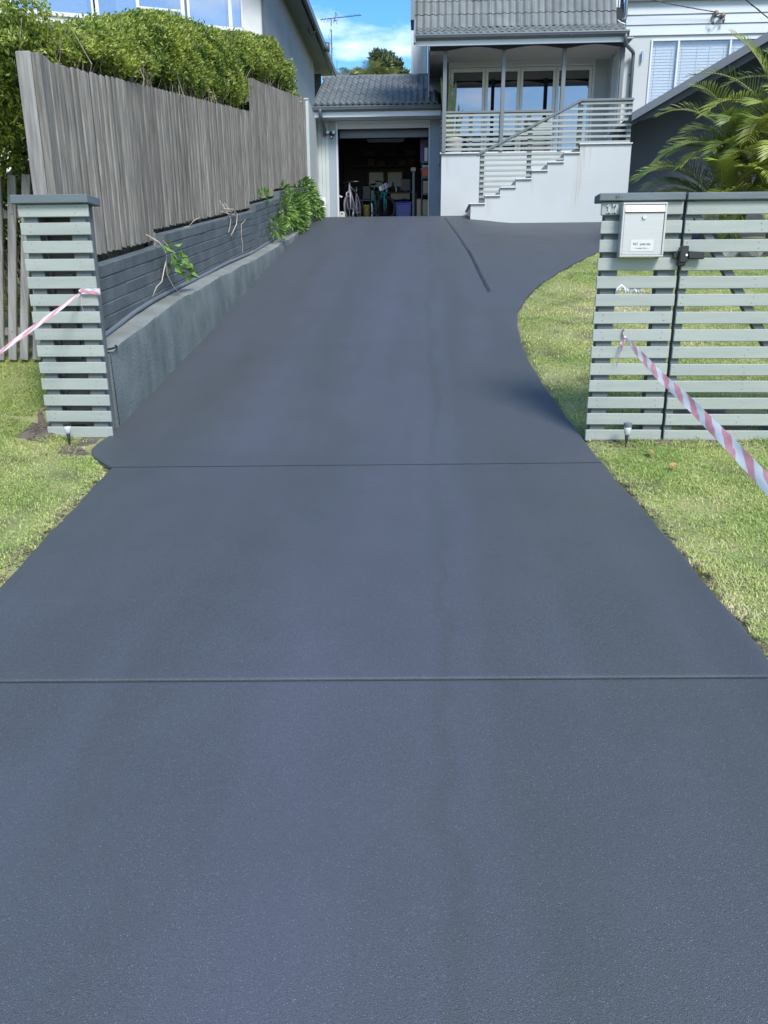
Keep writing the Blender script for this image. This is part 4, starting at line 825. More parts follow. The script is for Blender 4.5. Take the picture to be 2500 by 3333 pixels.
for k in range(9):
    x0 = -2.95 + k * .345
    MB().prism([(23.93 + .13 * math.cos(a), 7.655 + .085 * math.sin(a)) for a in np.linspace(-.15, math.pi + .15, 9)], 'x', x0, x0 + .36).build('ridge_cap', 'tile', rf).rotation_euler = (0, .012 * (1 if k % 2 else -.4), 0)
MB().prism([(20.95, 6.30), (23.92, 7.71), (23.92, 7.63), (20.95, 6.22)], 'x', -2.905, -2.86).build('verge', 'tile', rf)
MB().prism([(22.25, 6.97), (23.9, 7.73), (23.9, 7.68), (22.25, 6.92)], 'x', -.06, .10).build('flashing', 'tile', rf)
# things on the garage front
fl = thing('security_light', (-2.47, GY, 5.75), 'black twin-head security floodlight on the garage wall beside the door', 'light')
MB().lathe([(.055, -.05), (.065, -.03), (.065, 0)], (-2.468, GY, 5.760), 16, 'y').build('base', 'blackplastic', fl)
for x, s in ((-2.562, -1), (-2.402, 1)):
    hd = MB().lathe([(.050, -.145), (.054, -.135), (.048, -.08), (.02, -.05)], (x, GY - .02, 5.775), 16, 'y').build('lamp_head', 'blackplastic', fl); hd2 = MB().lathe([(.043, -.150), (.043, -.144)], (x, GY - .02, 5.775), 16, 'y').build('lens', 'lampglass', hd)
    MB().tube([(x, GY - .07, 5.775), (-2.468, GY - .035, 5.76)], .016, 6).build('arm', 'blackplastic', fl)
MB().lathe([(.028, -.09), (.036, -.07), (.036, -.02), (.02, 0)], (-2.470, GY - .02, 5.668), 14, 'y').build('sensor', 'blackplastic', fl); MB().lathe([(.024, -.094), (.024, -.088)], (-2.470, GY - .02, 5.668), 12, 'y').build('sensor_lens', 'lampglass', fl)
vp = thing('vent_pipe', (-2.715, 21.45, 3.6), 'short white plastic vent pipe with a rounded cap by the creeper', 'pipe')
MB().lathe([(.05, 0), (.05, .36), (.058, .37), (.058, .40)], (-2.715, 21.45, 3.55), 14).build('pipe', 'pvc', vp, smooth=True)
MB().lathe([(.03, .39), (.062, .42), (.066, .48), (.05, .56), (.045, .60), (.02, .63)], (-2.715, 21.45, 3.55), 14).build('cap', 'pvc', vp, smooth=True)
pw = thing('side_wall', (-2.8, 20, 3.5), 'pale green panel wall closing the gap between the paling fence and the garage', 'wall')
MB().prism([(-2.795, 18.95), (-2.70, 18.95), (-2.86, 21.55), (-2.96, 21.55)], 'z', 3.3, 5.98).build('panel', 'panel_green', pw)
MB().prism([(-2.798, 18.93), (-2.697, 18.93), (-2.857, 21.56), (-2.963, 21.56)], 'z', 5.983, 6.012).build('capping', 'panel_green', pw)

# ------------------------------------------------------------------ house: deck, roof, right wing
DY, SY, BY, RY = 19.3, 17.6, 20.6, 19.6
ho = thing('house', (2.2, DY, 3.5), 'pale two-storey house with a tiled mansard roof over its front deck', 'house')
bx('deck_wall', 'render_stained', ho, .406, 4.44, DY, DY + .15, 3.2, 4.838, 0); bx('deck_wall', 'render_grey', ho, .408, .55, DY + .152, BY + .1, 3.4, 4.836, 0)
bx('deck_floor', 'ceramic', ho, .50, 4.6, DY + .152, BY, 4.70, 4.836, 0)
for k in range(8): bx('coping_tile', 'step_tile', ho, .366 + .51 * k, .872 + .51 * k, DY - .05, DY + .30, 4.842, 4.874, .003)
bx('coping_tile', 'step_tile', ho, .366, .66, DY + .305, BY - .02, 4.842, 4.874, .003)
# back wall with the glazed doors
bx('back_wall', 'render_grey', ho, .10, .585, 22.0, 22.12, 6.78, 8.4, 0); bx('back_wall', 'house_dark', ho, .505, 0.578, BY, BY + .12, 4.84, 7.5, 0)
bx('back_wall', 'render_grey', ho, 4.151, 4.62, BY, BY + .12, 4.84, 7.6, 0); bx('back_wall', 'frame_grey', ho, 0.580, 4.149, BY + .0, BY + .1, 7.057, 7.246, 0)
gd = bx('door_surround', 'frame_grey', ho, 0.580, 0.622, BY - .02, BY + .08, 4.84, 7.055, .004)
bx('door_surround', 'frame_grey', ho, 4.101, 4.151, BY - .02, BY + .08, 4.84, 7.055, .004); bx('door_surround', 'frame_grey', ho, 0.623, 4.100, BY - .02, BY + .08, 7.000, 7.055, .004)
edges_ = [0.628, 1.488, 2.347, 3.222, 4.097]
for k in range(4):
    a, b = edges_[k] + .004, edges_[k + 1] - .004; dr = bx('glazed_door', 'frame_grey', ho, a, a + .068, BY + .01, BY + .06, 4.86, 6.993, .004)
    bx('stile', 'frame_grey', dr, b - .068, b, BY + .01, BY + .06, 4.86, 6.993, .004); bx('top_rail', 'frame_grey', dr, a + .069, b - .069, BY + .012, BY + .058, 6.907, 6.991, .003); bx('bottom_rail', 'frame_grey', dr, a + .069, b - .069, BY + .012, BY + .058, 4.86, 5.0, .003)
    pn = bx('pane', 'door_glass', dr, a + .066, b - .066, BY + .034, BY + .038, 4.98, 6.922, 0); pn.rotation_euler = (0, 0, (.0, .003, -.002, .004)[k])
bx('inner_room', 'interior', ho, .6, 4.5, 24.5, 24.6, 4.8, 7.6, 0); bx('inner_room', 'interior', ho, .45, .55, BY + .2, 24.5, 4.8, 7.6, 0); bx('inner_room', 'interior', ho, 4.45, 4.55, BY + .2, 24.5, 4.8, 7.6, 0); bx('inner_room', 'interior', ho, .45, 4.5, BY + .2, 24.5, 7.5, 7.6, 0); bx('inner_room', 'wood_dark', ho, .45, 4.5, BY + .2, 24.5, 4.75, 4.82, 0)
bx('inner_curtain', 'curtain', ho, 3.72, 4.25, 22.3, 22.34, 4.85, 7.2, 0)
# right return wall of the deck with its narrow window
bx('return_wall', 'render_grey', ho, 4.45, 4.70, 20.20, BY - .002, 4.84, 7.6, 0); bx('return_wall', 'render_grey', ho, 4.50, 4.70, 19.62, 19.68, 4.84, 7.5, 0)
nw = bx('side_window', 'trim_white', ho, 4.485, 4.56, 20.14, 20.198, 4.9, 7.05, .003); bx('frame', 'trim_white', nw, 4.485, 4.56, 19.685, 19.73, 4.9, 7.05, .003); bx('frame', 'trim_white', nw, 4.485, 4.56, 19.735, 20.135, 6.98, 7.05, .003); bx('frame', 'trim_white', nw, 4.49, 4.555, 19.92, 19.95, 4.9, 6.975, .003)
bx('pane', 'blind_glass', nw, 4.515, 4.52, 19.73, 20.14, 4.9, 6.98, 0); bx('curtain', 'curtain', nw, 4.60, 4.61, 19.73, 20.14, 4.9, 6.98, 0)
# ceiling, valance, posts
MB().prism([(18.88, 7.06), (22.0, 7.17), (22.0, 7.20), (18.88, 7.09)], 'x', .10, 4.6).build('ceiling', 'ceiling', ho)
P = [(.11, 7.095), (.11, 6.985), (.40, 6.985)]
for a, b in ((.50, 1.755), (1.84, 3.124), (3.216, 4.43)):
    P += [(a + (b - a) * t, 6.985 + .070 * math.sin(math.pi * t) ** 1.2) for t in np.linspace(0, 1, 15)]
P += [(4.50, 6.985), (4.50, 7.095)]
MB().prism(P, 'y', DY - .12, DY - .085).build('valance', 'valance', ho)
for a, b in ((.409, .500), (1.757, 1.841), (3.126, 3.216), (4.44, 4.523)): bx('roof_post', 'post_grey', ho, a, b, DY - .08, DY + .02, 4.876, 7.10, .004)
bx('fascia', 'trim_white', ho, -.218, 4.38, 18.85, 18.875, 6.988, 7.19, .003); gutter(ho, -.217, 4.475, 18.845, 7.088, 7.195)
for xg in (.8, 2.0, 3.2): bx('gutter_strap', 'gutter', ho, xg, xg + .012, 18.70, 18.722, 7.085, 7.11, 0)
mr_ = MB().prism([(18.82, 7.17), (19.27, 7.42), (20.2, 10.0), (20.3, 10.0), (19.37, 7.40), (18.82, 7.12)], 'x', -.25, 4.46).build('mansard_roof', 'tiledark', ho)
FA = math.atan2(.25, .45)
tile_field(mr_, -.25, 4.42, 18.78, 7.17, FA, 2, .27, amp=.034, seed=5)
tile_field(mr_, -.25, 4.28, 19.24, 7.43, R_(70), 5, .318, amp=.034, seed=6)
bx('bargeboard', 'cladding', ho, -.345, -.262, 19.2, 19.9, 7.62, 10, 0)
MB().prism([(18.70, 7.02), (18.85, 7.02), (19.25, 7.30), (19.36, 7.62), (19.22, 7.62), (18.70, 7.19)], 'x', -.262, -.225).build('bargeboard', 'cladding', ho)
# cladding side wall and the pale wall behind
for k in range(14): bx('cladding_board', 'cladding', ho, .080 + .006 * (k % 2), .098, 22.0 + .35 * k, 22.33 + .35 * k, 6.75, 9.2, .004)
for k in range(9): bx('cladding_board', 'cladding', ho, .072, .10, 19.9 + .235 * k, 20.115 + .235 * k, 6.20 + .10 * k, 7.2 + .035 * k, .006)
bx('rear_wall', 'weatherboard', ho, -.40, .06, 23.9, 24.1, 6.5, 10.5, 0); bx('corner_trim', 'trim_white', ho, -.405, -.34, 23.86, 23.898, 6.5, 10.5, .003)
# right wing wall
bx('wing_wall', 'render_white', ho, 4.592, 5.19, RY, RY + .15, 4.6, 7.30, 0); bx('wing_wall', 'render_white', ho, 5.19, 10.5, RY + .001, RY + .15, 4.6, 5.88, 0); bx('wing_wall', 'render_white', ho, 5.19, 10.5, RY + .001, RY + .15, 7.235, 7.30, 0); bx('wing_wall', 'render_white', ho, 7.9, 10.5, RY, RY + .15, 5.88, 7.235, 0)
for k, (z0, z1) in enumerate(((7.312, 7.521), (7.526, 7.722), (7.727, 7.985), (7.99, 8.19), (8.195, 8.4))):
    MB().prism([(RY, z0), (RY - .035, z0), (RY - .012, z1), (RY, z1)], 'x', 4.575 + .0, 10.5).build('weatherboard', 'weatherboard', ho, at=(7, RY, z0))
bx('wall_core', 'weatherboard', ho, 4.6, 10.5, RY + .002, RY + .15, 7.302, 8.6, 0); bx('board_end', 'cladding', ho, 4.556, 4.574, RY - .04, RY + .1, 7.60, 9.0, 0)
bx('eave_board', 'trim_white', ho, 4.575, 10.5, RY - .14, RY - .04, 7.99, 8.02, 0)
wn = bx('window', 'trim_white', ho, 5.178, 5.222, RY - .03, RY + .05, 5.85, 7.232, .004)
for x, wd in ((5.783, .05), (6.955, .045), (7.86, .045)): bx('frame', 'trim_white', wn, x, x + wd, RY - .028, RY + .05, 5.85, 7.19, .004)
bx('frame', 'trim_white', wn, 5.223, 7.905, RY - .028, RY + .05, 7.192, 7.232, .004)
for a, b in ((5.222, 5.783), (5.833, 6.955), (7.0, 7.86)):
    bx('pane', 'blind_glass', wn, a, b, RY + .005, RY + .009, 5.85, 7.192, 0)
    for k in range(21):
        z = 7.16 - .063 * k; s = MB().prism([(RY + .048, z), (RY + .056, z + .0605), (RY + .058, z + .0595), (RY + .050, z - .001)], 'x', a + .01, b - .01).build('blind_slat', 'blind', wn, at=((a + b) / 2, RY + .06, z))
    for x in (a + .09, b - .10) if b - a < .8 else (a + .08, a + .42, a + .70, b - .10): bx('blind_tape', 'trim_white', wn, x, x + .016, RY + .040, RY + .043, 5.85, 7.19, 0)
bx('room_back', 'curtain', ho, 5.15, 7.95, RY + .5, RY + .52, 5.6, 7.3, 0)
MB().tube([(4.405, 18.78, 7.14), (4.405, 18.78, 7.04), (4.41, 18.80, 6.98), (4.44, 18.88, 6.95), (4.74, 19.44, 6.955), (4.775, 19.5, 6.93), (4.78, 19.51, 6.86), (4.785, 19.51, 4.8)], .040, 12).build('downpipe', 'gutter', ho, smooth=True)
for z in (6.5, 5.9): bx('pipe_strap', 'gutter', ho, 4.735, 4.83, 19.545, RY - .001, z, z + .025, 0)
# roof end: white corner, second downpipe, cheek boards and curved flashing
bx('corner_trim', 'trim_white', ho, 4.285, 4.325, 19.42, 19.50, 7.72, 9.5, .003); bx('corner_trim', 'trim_white', ho, 4.345, 4.375, 19.42, 19.50, 7.80, 9.5, .003)
MB().tube([(4.50, 19.35, 9.0), (4.50, 19.35, 7.66), (4.495, 19.34, 7.60), (4.47, 19.33, 7.565), (4.40, 19.32, 7.545)], .036, 10).build('downpipe', 'gutter', ho, smooth=True)
for k in range(3): MB().prism([(4.28, 7.52 + .11 * k), (4.48, 7.62 + .11 * k), (4.48, 7.727 + .11 * k), (4.28, 7.627 + .11 * k)], 'y', 19.44 + .004 * k, 19.46 + .004 * k).build('cheek_board', 'cladding', ho)
MB().tube([(4.275, 19.40, 7.72), (4.285, 19.38, 7.64), (4.32, 19.34, 7.56), (4.39, 19.28, 7.49), (4.47, 19.22, 7.44)], .018, 6).build('flashing', 'trim_white', ho, smooth=True)

def wall_lamp(x, y, z0, z1, label):
    t = thing('wall_lamp', (x, y, z0), label, 'wall lamp', 'cylindrical steel wall lamps')
    MB().lathe([(.028, 0), (.028, z1 - z0)], (x, y - .05, z0), 14).build('tube', 'chrome', t, smooth=False); bx('bracket', 'steel', t, x - .02, x + .02, y - .03, y + .0, (z0 + z1) / 2 - .03, (z0 + z1) / 2 + .03, .003)
wall_lamp(4.992, RY, 6.785, 6.985, 'steel tube wall lamp on the white wall left of the blinds window')
wall_lamp(.365, 22.0, 7.05, 7.27, 'steel tube wall lamp on the grey deck wall behind the cactus')

# deck balustrade
db = thing('balustrade', (1.7, DY, 4.87), 'sage slatted balustrade along the front of the deck', 'balustrade')
slm = shared_box('sage', 2.555, .02, .055, .003)
for k in range(8): link('slat', slm, db, (1.70, DY - .03, 5.662 - .1037 * k))
for x in (.412, 1.04, 1.745, 2.40, 2.88): bx('post', 'darkpost', db, x, x + .085, DY - .018, DY + .06, 4.876, 5.70, .003)
bx('handrail', 'post_grey', db, .392, 2.985, DY - .06, DY + .08, 5.702, 5.752, .005)
slr = shared_box('sage', .02, 2.2, .055, .003)
for k in range(8): link('slat', slr, db, (.398, DY + 1.12, 5.662 - .1037 * k))
bx('handrail', 'post_grey', db, .37, .47, DY + .085, BY - .05, 5.702, 5.752, .005)
bx('screen_panel', 'sage', db, 2.33, 2.955, DY + .10, DY + .115, 4.88, 5.60, .003)

# ------------------------------------------------------------------ staircase
st = thing('staircase', (2.7, SY, 3.2), 'rendered side staircase with white tiled treads climbing to the deck', 'staircase')
TX = [(.988, 1.348, 3.562), (1.332, 1.676, 3.721), (1.662, 2.008, 3.886), (1.992, 2.343, 4.052), (2.327, 2.680, 4.215), (2.668, 3.016, 4.378), (2.998, 3.349, 4.556), (3.314, 4.440, 4.728)]
poly = [(1.03, 3.0)]
for k, (a, b, z) in enumerate(TX):
    xa = 1.03 if k == 0 else TX[k - 1][1] - .012; poly += [(xa, z - .026)]; 
    if k < 7: poly += [(b - .012, z - .026)]
poly += [(4.425, 4.702), (4.425, 3.0)]
MB().prism(poly, 'y', SY, SY + .14).build('front_wall', 'render_stained', st)
for k, (a, b, z) in enumerate(TX):
    tr = bx('tread', 'step_tile', st, a, b, SY - .04, DY - .055, z - .024, z, .003)
    bx('riser', 'ceramic', tr, (1.032 if k == 0 else a + .02), (b - .03 if k < 7 else 4.42), SY + .142, DY - .002, 3.05, z - .026, 0)
sb = thing('stair_balustrade', (2.7, SY, 3.6), 'sage slatted stair balustrade with a sloping handrail', 'balustrade')
def railz(x): return 4.545 + (x - 1.153) * (5.545 - 4.545) / (3.31 - 1.153)
for k in range(18):
    z = 5.482 - .1068 * k; a = 1.21
    if z + .045 > railz(1.21): a = min(1.153 + (z + .060 - 4.545) / ((5.545 - 4.545) / (3.31 - 1.153)), 3.30)
    b = 4.392
    for (p, q, tz) in TX:
        if tz > z + .012: b = p + .012; break
    if b - a > .06: bx('slat', 'sage', sb, a, b, SY + .02, SY + .04, z, z + .046, .003)
for x, z0 in ((1.21, 3.575), (2.225, 4.06), (3.27, 4.56), (4.305, 4.735)):
    bx('post', 'darkpost', sb, x, x + .092, SY + .042, SY + .12, z0, min(railz(x), 5.54), .003)
MB().prism([(1.145, 4.510), (1.153, 4.566), (3.308, 5.588), (4.405, 5.588), (4.405, 5.542), (3.318, 5.542)], 'y', SY - .01, SY + .10).build('handrail', 'post_grey', sb, bevel=.004)

# ------------------------------------------------------------------ cactus pot on the deck
cc = thing('potted_cactus', (.74, 20.2, 4.87), 'tall columnar cactus in a pale pot at the left of the deck', 'cactus')
MB().lathe([(.15, 0), (.16, .02), (.185, .44), (.195, .46), (.195, .50), (.165, .50), (.16, .46)], (.745, 20.2, 4.84), 20).build('pot', 'ceramic', cc, smooth=True)
for (x0, x1, zt, r) in ((.585, .617, 6.74, .042), (.64, .655, 6.29, .032), (.70, .746, 6.60, .038), (.82, .829, 6.11, .026), (.86, .931, 5.99, .022), (.50, .385, 6.70, .035)):
    mb = MB(); n = 14; z0 = 5.30; xs = .70 + (x0 - .745) * .5
    for k in range(7): pass
    rings = []; m = 14
    vs = []; hs_ = np.linspace(0, 1, 12)
    for t in hs_:
        x = xs + (x0 - xs) * min(1, t * 2.2) + (x1 - x0) * max(0, t - .3) / .7; z = z0 + (zt - z0) * t; rr = r * (1 if t < .9 else .75 - .7 * (t - .9) / .1 * .8)
        for j in range(m): a = 2 * math.pi * j / m; q = rr * (1.12 if j % 2 else .82); vs.append((x + q * math.cos(a), 20.2 + q * math.sin(a), z))
    fs = [(i * m + j, i * m + (j + 1) % m, (i + 1) * m + (j + 1) % m, (i + 1) * m + j) for i in range(11) for j in range(m)] + [tuple(range(11 * m, 12 * m))]
    mb.add(vs, fs).build('stem', 'cactus', cc)
MB().tube([(.70, 20.2, 6.40), (.665, 20.2, 6.44), (.648, 20.2, 6.54)], [.022, .022, .012], 8).build('side_shoot', 'cactus', cc, smooth=True)

# ------------------------------------------------------------------ carport
ca = thing('carport', (6.5, 17.4, 3.2), 'dark grey carport with a sloping fascia and shaded back wall at the right', 'carport')
SL = (6.695 - 5.272) / (6.91 - 4.341)
def rz(x): return 5.272 + (x - 4.341) * SL
MB().prism([(4.335, rz(4.335)), (10.5, rz(10.5)), (10.5, rz(10.5) - .205), (4.335, rz(4.335) - .16)], 'y', 17.40, 17.44).build('fascia', 'gutter', ca)
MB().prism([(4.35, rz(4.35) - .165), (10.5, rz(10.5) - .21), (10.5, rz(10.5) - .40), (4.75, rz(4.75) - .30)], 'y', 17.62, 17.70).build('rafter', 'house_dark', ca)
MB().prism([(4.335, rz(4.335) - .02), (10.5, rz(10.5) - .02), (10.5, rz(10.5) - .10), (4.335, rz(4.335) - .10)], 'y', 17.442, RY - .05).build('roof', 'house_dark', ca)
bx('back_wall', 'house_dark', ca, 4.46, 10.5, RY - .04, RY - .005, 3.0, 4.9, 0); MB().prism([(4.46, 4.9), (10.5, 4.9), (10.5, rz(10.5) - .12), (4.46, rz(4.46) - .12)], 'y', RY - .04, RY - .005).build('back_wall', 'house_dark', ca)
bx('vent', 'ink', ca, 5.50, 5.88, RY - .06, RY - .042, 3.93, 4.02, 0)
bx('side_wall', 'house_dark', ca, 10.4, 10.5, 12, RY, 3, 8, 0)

# ------------------------------------------------------------------ power service on the wing wall
sv = thing('service_bracket', (6.6, RY, 7.6), 'rusty power service bracket with looped wires on the white weatherboards', 'service bracket')
for x, z in ((6.545, 7.70), (6.70, 7.655)): MB().lathe([(.02, -.12), (.055, -.10), (.045, -.05), (.055, -.02), (.03, .0)], (x, RY - .02, z), 10, 'y').build('insulator', 'insulator', sv, smooth=True)
bx('bar', 'steel', sv, 6.54, 6.72, RY - .05, RY - .03, 7.66, 7.69, .003)
for pts in ([(6.53, RY - .12, 7.69), (6.45, RY - .13, 7.62), (6.44, RY - .12, 7.53), (6.50, RY - .10, 7.49)], [(6.62, RY - .1, 7.66), (6.63, RY - .12, 7.56), (6.55, RY - .12, 7.49)], [(6.72, RY - .1, 7.64), (6.75, RY - .11, 7.56), (6.72, RY - .1, 7.50)]):
    MB().tube(pts, .010, 5).build('wire', 'copper_wire', sv, smooth=True)
for x, z in ((6.50, 7.50), (6.72, 7.535)): MB().lathe([(.012, 0), (.026, .015), (.026, .055), (.012, .07)], (x, RY - .12, z - .035), 8).build('connector', 'copper_wire', sv)
def cable(a, b, sag, r, label):
    a, b = Vector(a), Vector(b); pts = [a.lerp(b, t) - Vector((0, 0, sag * 4 * t * (1 - t))) for t in np.linspace(0, 1, 20)]; mb = MB().tube(pts, r, 5)
    mb.tube([p + Vector((.008 * math.sin(k * 2.6), 0, .010 * math.cos(k * 2.6))) for k, p in enumerate(pts)], r * .8, 5)
    tag(mb.build('power_cable', 'copper_wire', None, at=a, smooth=True, recalc=False), label, 'cable')
cable((6.54, RY - .13, 7.715), (4.45, RY - .35, 8.06), .03, .011, 'twisted power cable from the wall bracket up to the roof corner')
cable((4.0, 14.0, 6.94), (7.3, 17.0, 6.42), .0, .010, 'thin overhead wire crossing the top right corner before the weatherboards')

# ------------------------------------------------------------------ garage contents
def gf(y): return float(gz(-1, y))
def bicycle(name, cx, cy, R, yaw, lean, cols, label, bar_w=.62, steer=0.0):
    """front wheel hub at the origin, frame running back along +y; then turned by yaw and leant"""
    t = thing(name, (cx, cy, gf(cy)), label, 'bicycle', 'bicycles in the garage'); L = 1.02
    M = Matrix.Rotation(yaw, 3, 'Z') @ Matrix.Rotation(lean, 3, 'Y'); Ms = M @ Matrix.Rotation(steer, 3, 'Z'); o = Vector((cx, cy, gf(cy)))
    T = lambda p, m=M: o + m @ Vector(p)
    def wheel(y, m):
        w_ = MB().ring(T((0, y, R), m), R - .028, .030, m @ Vector((1, 0, 0)), 36, 8).build('tyre', cols['tyre'], t, smooth=True)
        MB().ring(T((0, y, R), m), R - .062, .012, m @ Vector((1, 0, 0)), 36, 6).build('rim', cols['rim'], w_, smooth=True)
        mb = MB()
        for k in range(18):
            a = 2 * math.pi * k / 18; mb.tube([T((.02 * (1 if k % 2 else -1), y, R), m), T((0, y + (R - .06) * math.cos(a), R + (R - .06) * math.sin(a)), m)], .0025, 4)
        mb.tube([T((-.05, y, R), m), T((.05, y, R), m)], .018, 8).build('spokes', 'steel', w_)['kind'] = 'stuff'
    wheel(0, Ms); wheel(L, M)
    mb = MB()
    for s in (-.055, .055): mb.tube([T((s, 0, R), Ms), T((s, .02, R + .42), Ms), T((s * .4, .10, R + .46), Ms)], [.016, .021, .02], 8)
    mb.tube([T((0, .08, R + .40), Ms), T((0, .15, R + .68), Ms)], .024, 8).build('fork', cols['fork'], t, smooth=True)
    mb = MB(); H = (0, .14, R + .56); S_ = (0, .72, R + .50); BB = (0, .60, R - .06)
    mb.tube([T(H), T(BB)], .030, 8); mb.tube([T((0, .145, R + .62)), T(S_)], .022, 8); mb.tube([T((0, .76, R + .60)), T(BB)], .022, 8)
    for s in (-.05, .05): mb.tube([T((s * .3, .74, R + .48)), T((s, L, R))], .011, 6); mb.tube([T((s * .3, .62, R - .05)), T((s, L, R))], .012, 6)
    mb.build('frame', cols['frame'], t, smooth=True)
    MB().tube([T((-bar_w / 2, .20, R + .70), Ms), T((-.12, .15, R + .72), Ms), T((.12, .15, R + .72), Ms), T((bar_w / 2, .20, R + .70), Ms)], .015, 8).build('handlebar', cols['bar'], t, smooth=True)
    for s in (-1, 1): MB().tube([T((s * bar_w / 2, .20, R + .70), Ms), T((s * (bar_w / 2 - .12), .18, R + .708), Ms)], .020, 8).build('grip', 'bike_black', t, smooth=True)
    MB().tube([T((0, .76, R + .56)), T((0, .79, R + .74))], .014, 8).build('seat_post', 'steel', t, smooth=True)
    MB().prism([(-.02, -.13), (.02, -.13), (.03, .02), (.075, .14), (-.075, .14), (-.03, .02)], 'z', 0, .05).build('saddle', 'bike_black', t, at=(0, 0, 0), bevel=.015).matrix_local = Matrix.Translation(M @ Vector((0, .80, R + .73))) @ M.to_4x4()
    mb = MB()
    for s in (-1, 1): mb.tube([T((0, .60, R - .06)), T((s * .08, .60 + .12 * s, R - .06 - .11 * s))], .011, 6); mb.tube([T((s * .08, .60 + .12 * s, R - .06 - .11 * s)), T((s * .18, .60 + .12 * s, R - .06 - .11 * s))], .018, 6)
    mb.build('cranks', 'steel', t, smooth=True); return t
bicycle('bicycle', -2.10, 22.35, .345, R_(-14), R_(-3), dict(tyre='tyre_grey', rim='steel', fork='bike_white', frame='bike_white', bar='steel'), 'silver mountain bike with grey tyres standing just inside the garage at the left', .60, R_(-4))
bicycle('bicycle', -1.14, 22.75, .355, R_(30), R_(4), dict(tyre='tyre', rim='bike_black', fork='bike_teal', frame='bike_teal', bar='bike_black'), 'teal and black mountain bike turned sideways in the middle of the garage', .56, R_(34))
cd = thing('printed_card', (-1.15, 22.5, 4.50), 'printed card with blue and orange panels hanging from the bike handlebar', 'card')
o = MB().box(-.13, .13, -.004, .004, -.06, .06).build('card', 'card_print', cd, at=(0, 0, 0)); o.location = Vector((-1.15, 22.5, 4.56)) - WL[cd]; o.rotation_euler = (R_(8), R_(-28), R_(10)); 
for nm, x0, x1, m in (('print', -.05, .0, 'card_orange'), ('print', .01, .06, 'card_blue'), ('print', .08, .12, 'card_blue')):
    q = MB().box(x0, x1, -.0062, -.0045, -.05, .05).build(nm, m, None, at=(0, 0, 0)); q.parent = o
def tub(at, w0, w1, d, h, m, name, label, lid=True):
    t = thing(name, at, label, 'tub'); x, y, z = at
    V = [(x + sx * w0 / 2, y + sy * d / 2 * .9, z) for sx in (-1, 1) for sy in (-1, 1)] + [(x + sx * w1 / 2, y + sy * d / 2, z + h) for sx in (-1, 1) for sy in (-1, 1)]
    MB().add(V, [(0, 1, 3, 2), (4, 6, 7, 5), (0, 2, 6, 4), (1, 5, 7, 3), (0, 4, 5, 1), (2, 3, 7, 6)]).build('body', m, t, bevel=.02, seg=2)
    bx('rim', m, t, x - w1 / 2 - .018, x + w1 / 2 + .018, y - d / 2 - .018, y + d / 2 + .018, z + h - .03, z + h + .012, .008)
    if lid: bx('lid', m, t, x - w1 / 2 - .01, x + w1 / 2 + .01, y - d / 2 - .01, y + d / 2 + .01, z + h + .013, z + h + .05, .015)
    return t
bt = tub((-.59, 23.0, gf(23)), .42, .47, .36, .50, 'blue_tub', 'storage_tub', 'blue plastic storage tub with a lid on the garage floor')
MB().tube([(-.68, 22.95, 4.19), (-.66, 22.93, 4.28), (-.52, 22.93, 4.29), (-.48, 22.95, 4.19)], .018, 6).build('handle', 'bike_black', bt, smooth=True)
yb = thing('bucket', (-1.68, 23.2, gf(23.2)), 'yellow plastic bucket behind the bikes in the garage', 'bucket')
MB().lathe([(.085, 0), (.10, .45), (.112, .455), (.112, .49), (.09, .49), (.078, .02)], (-1.68, 23.2, gf(23.2)), 18).build('body', 'yellow', yb, smooth=True)
MB().tube([(-1.79, 23.2, 4.10), (-1.72, 23.09, 4.03), (-1.62, 23.09, 4.03), (-1.57, 23.2, 4.10)], .005, 5).build('handle', 'steel', yb)
tp_ = thing('timber_post', (-.30, 22.5, gf(22.5)), 'tall grey steel prop with a timber block on its top in the garage', 'post')
bx('shaft', 'post_grey', tp_, -.335, -.268, 22.47, 22.53, gf(22.5), 4.95, .004); bx('block', 'cardboard', tp_, -.38, -.238, 22.44, 22.56, 4.952, 5.05, .006)
sh = thing('steel_shelf', (.12, 22.3, gf(22.3)), 'grey steel shelving unit along the right wall of the garage', 'shelf')
for x in (-.075, .34):
    for y in (22.2, 22.75): bx('upright', 'darkpost', sh, x, x + .025, y, y + .025, gf(22.3), 5.17, .002)
for z in (3.72, 4.30, 4.72, 5.115): bx('shelf', 'darkpost', sh, -.08, .37, 22.18, 22.79, z, z + .05, .003)
def carton(x0, x1, y0, y1, z0, z1, label, m='cardboard', cat='box', name='cardboard_box', group=None):
    t = thing(name, ((x0 + x1) / 2, (y0 + y1) / 2, z0), label, cat, group); bx('carton', m, t, x0, x1, y0, y1, z0, z1, .006)
    f = bx('flap', m, t, x0 + .004, x1 - .004, y0 + .01, (y0 + y1) / 2 - .006, z1 + .001, z1 + .008, .002); f.rotation_euler = (R_(-3), 0, 0); bx('flap', m, t, x0 + .004, x1 - .004, (y0 + y1) / 2 + .006, y1 - .01, z1 + .001, z1 + .007, .002)
    return t
carton(-.20, -.09, 22.25, 22.7, 3.66, 4.20, 'tall cardboard carton on the floor left of the steel shelf upright'); carton(-.04, .33, 22.24, 22.72, 3.772, 4.18, 'wide cardboard carton on the lowest steel shelf'); carton(-.03, .30, 22.24, 22.7, 4.352, 4.665, 'brown cardboard carton on the middle steel shelf')
tub((.12, 22.42, 4.772), .36, .42, .40, .20, 'red_tub', 'storage_tub', 'red plastic tub on the third steel shelf', False)
tub((.12, 22.42, 4.995), .40, .36, .38, .06, 'frame_grey', 'storage_tub', 'white tub stacked on top of the red tub on the shelf', False)
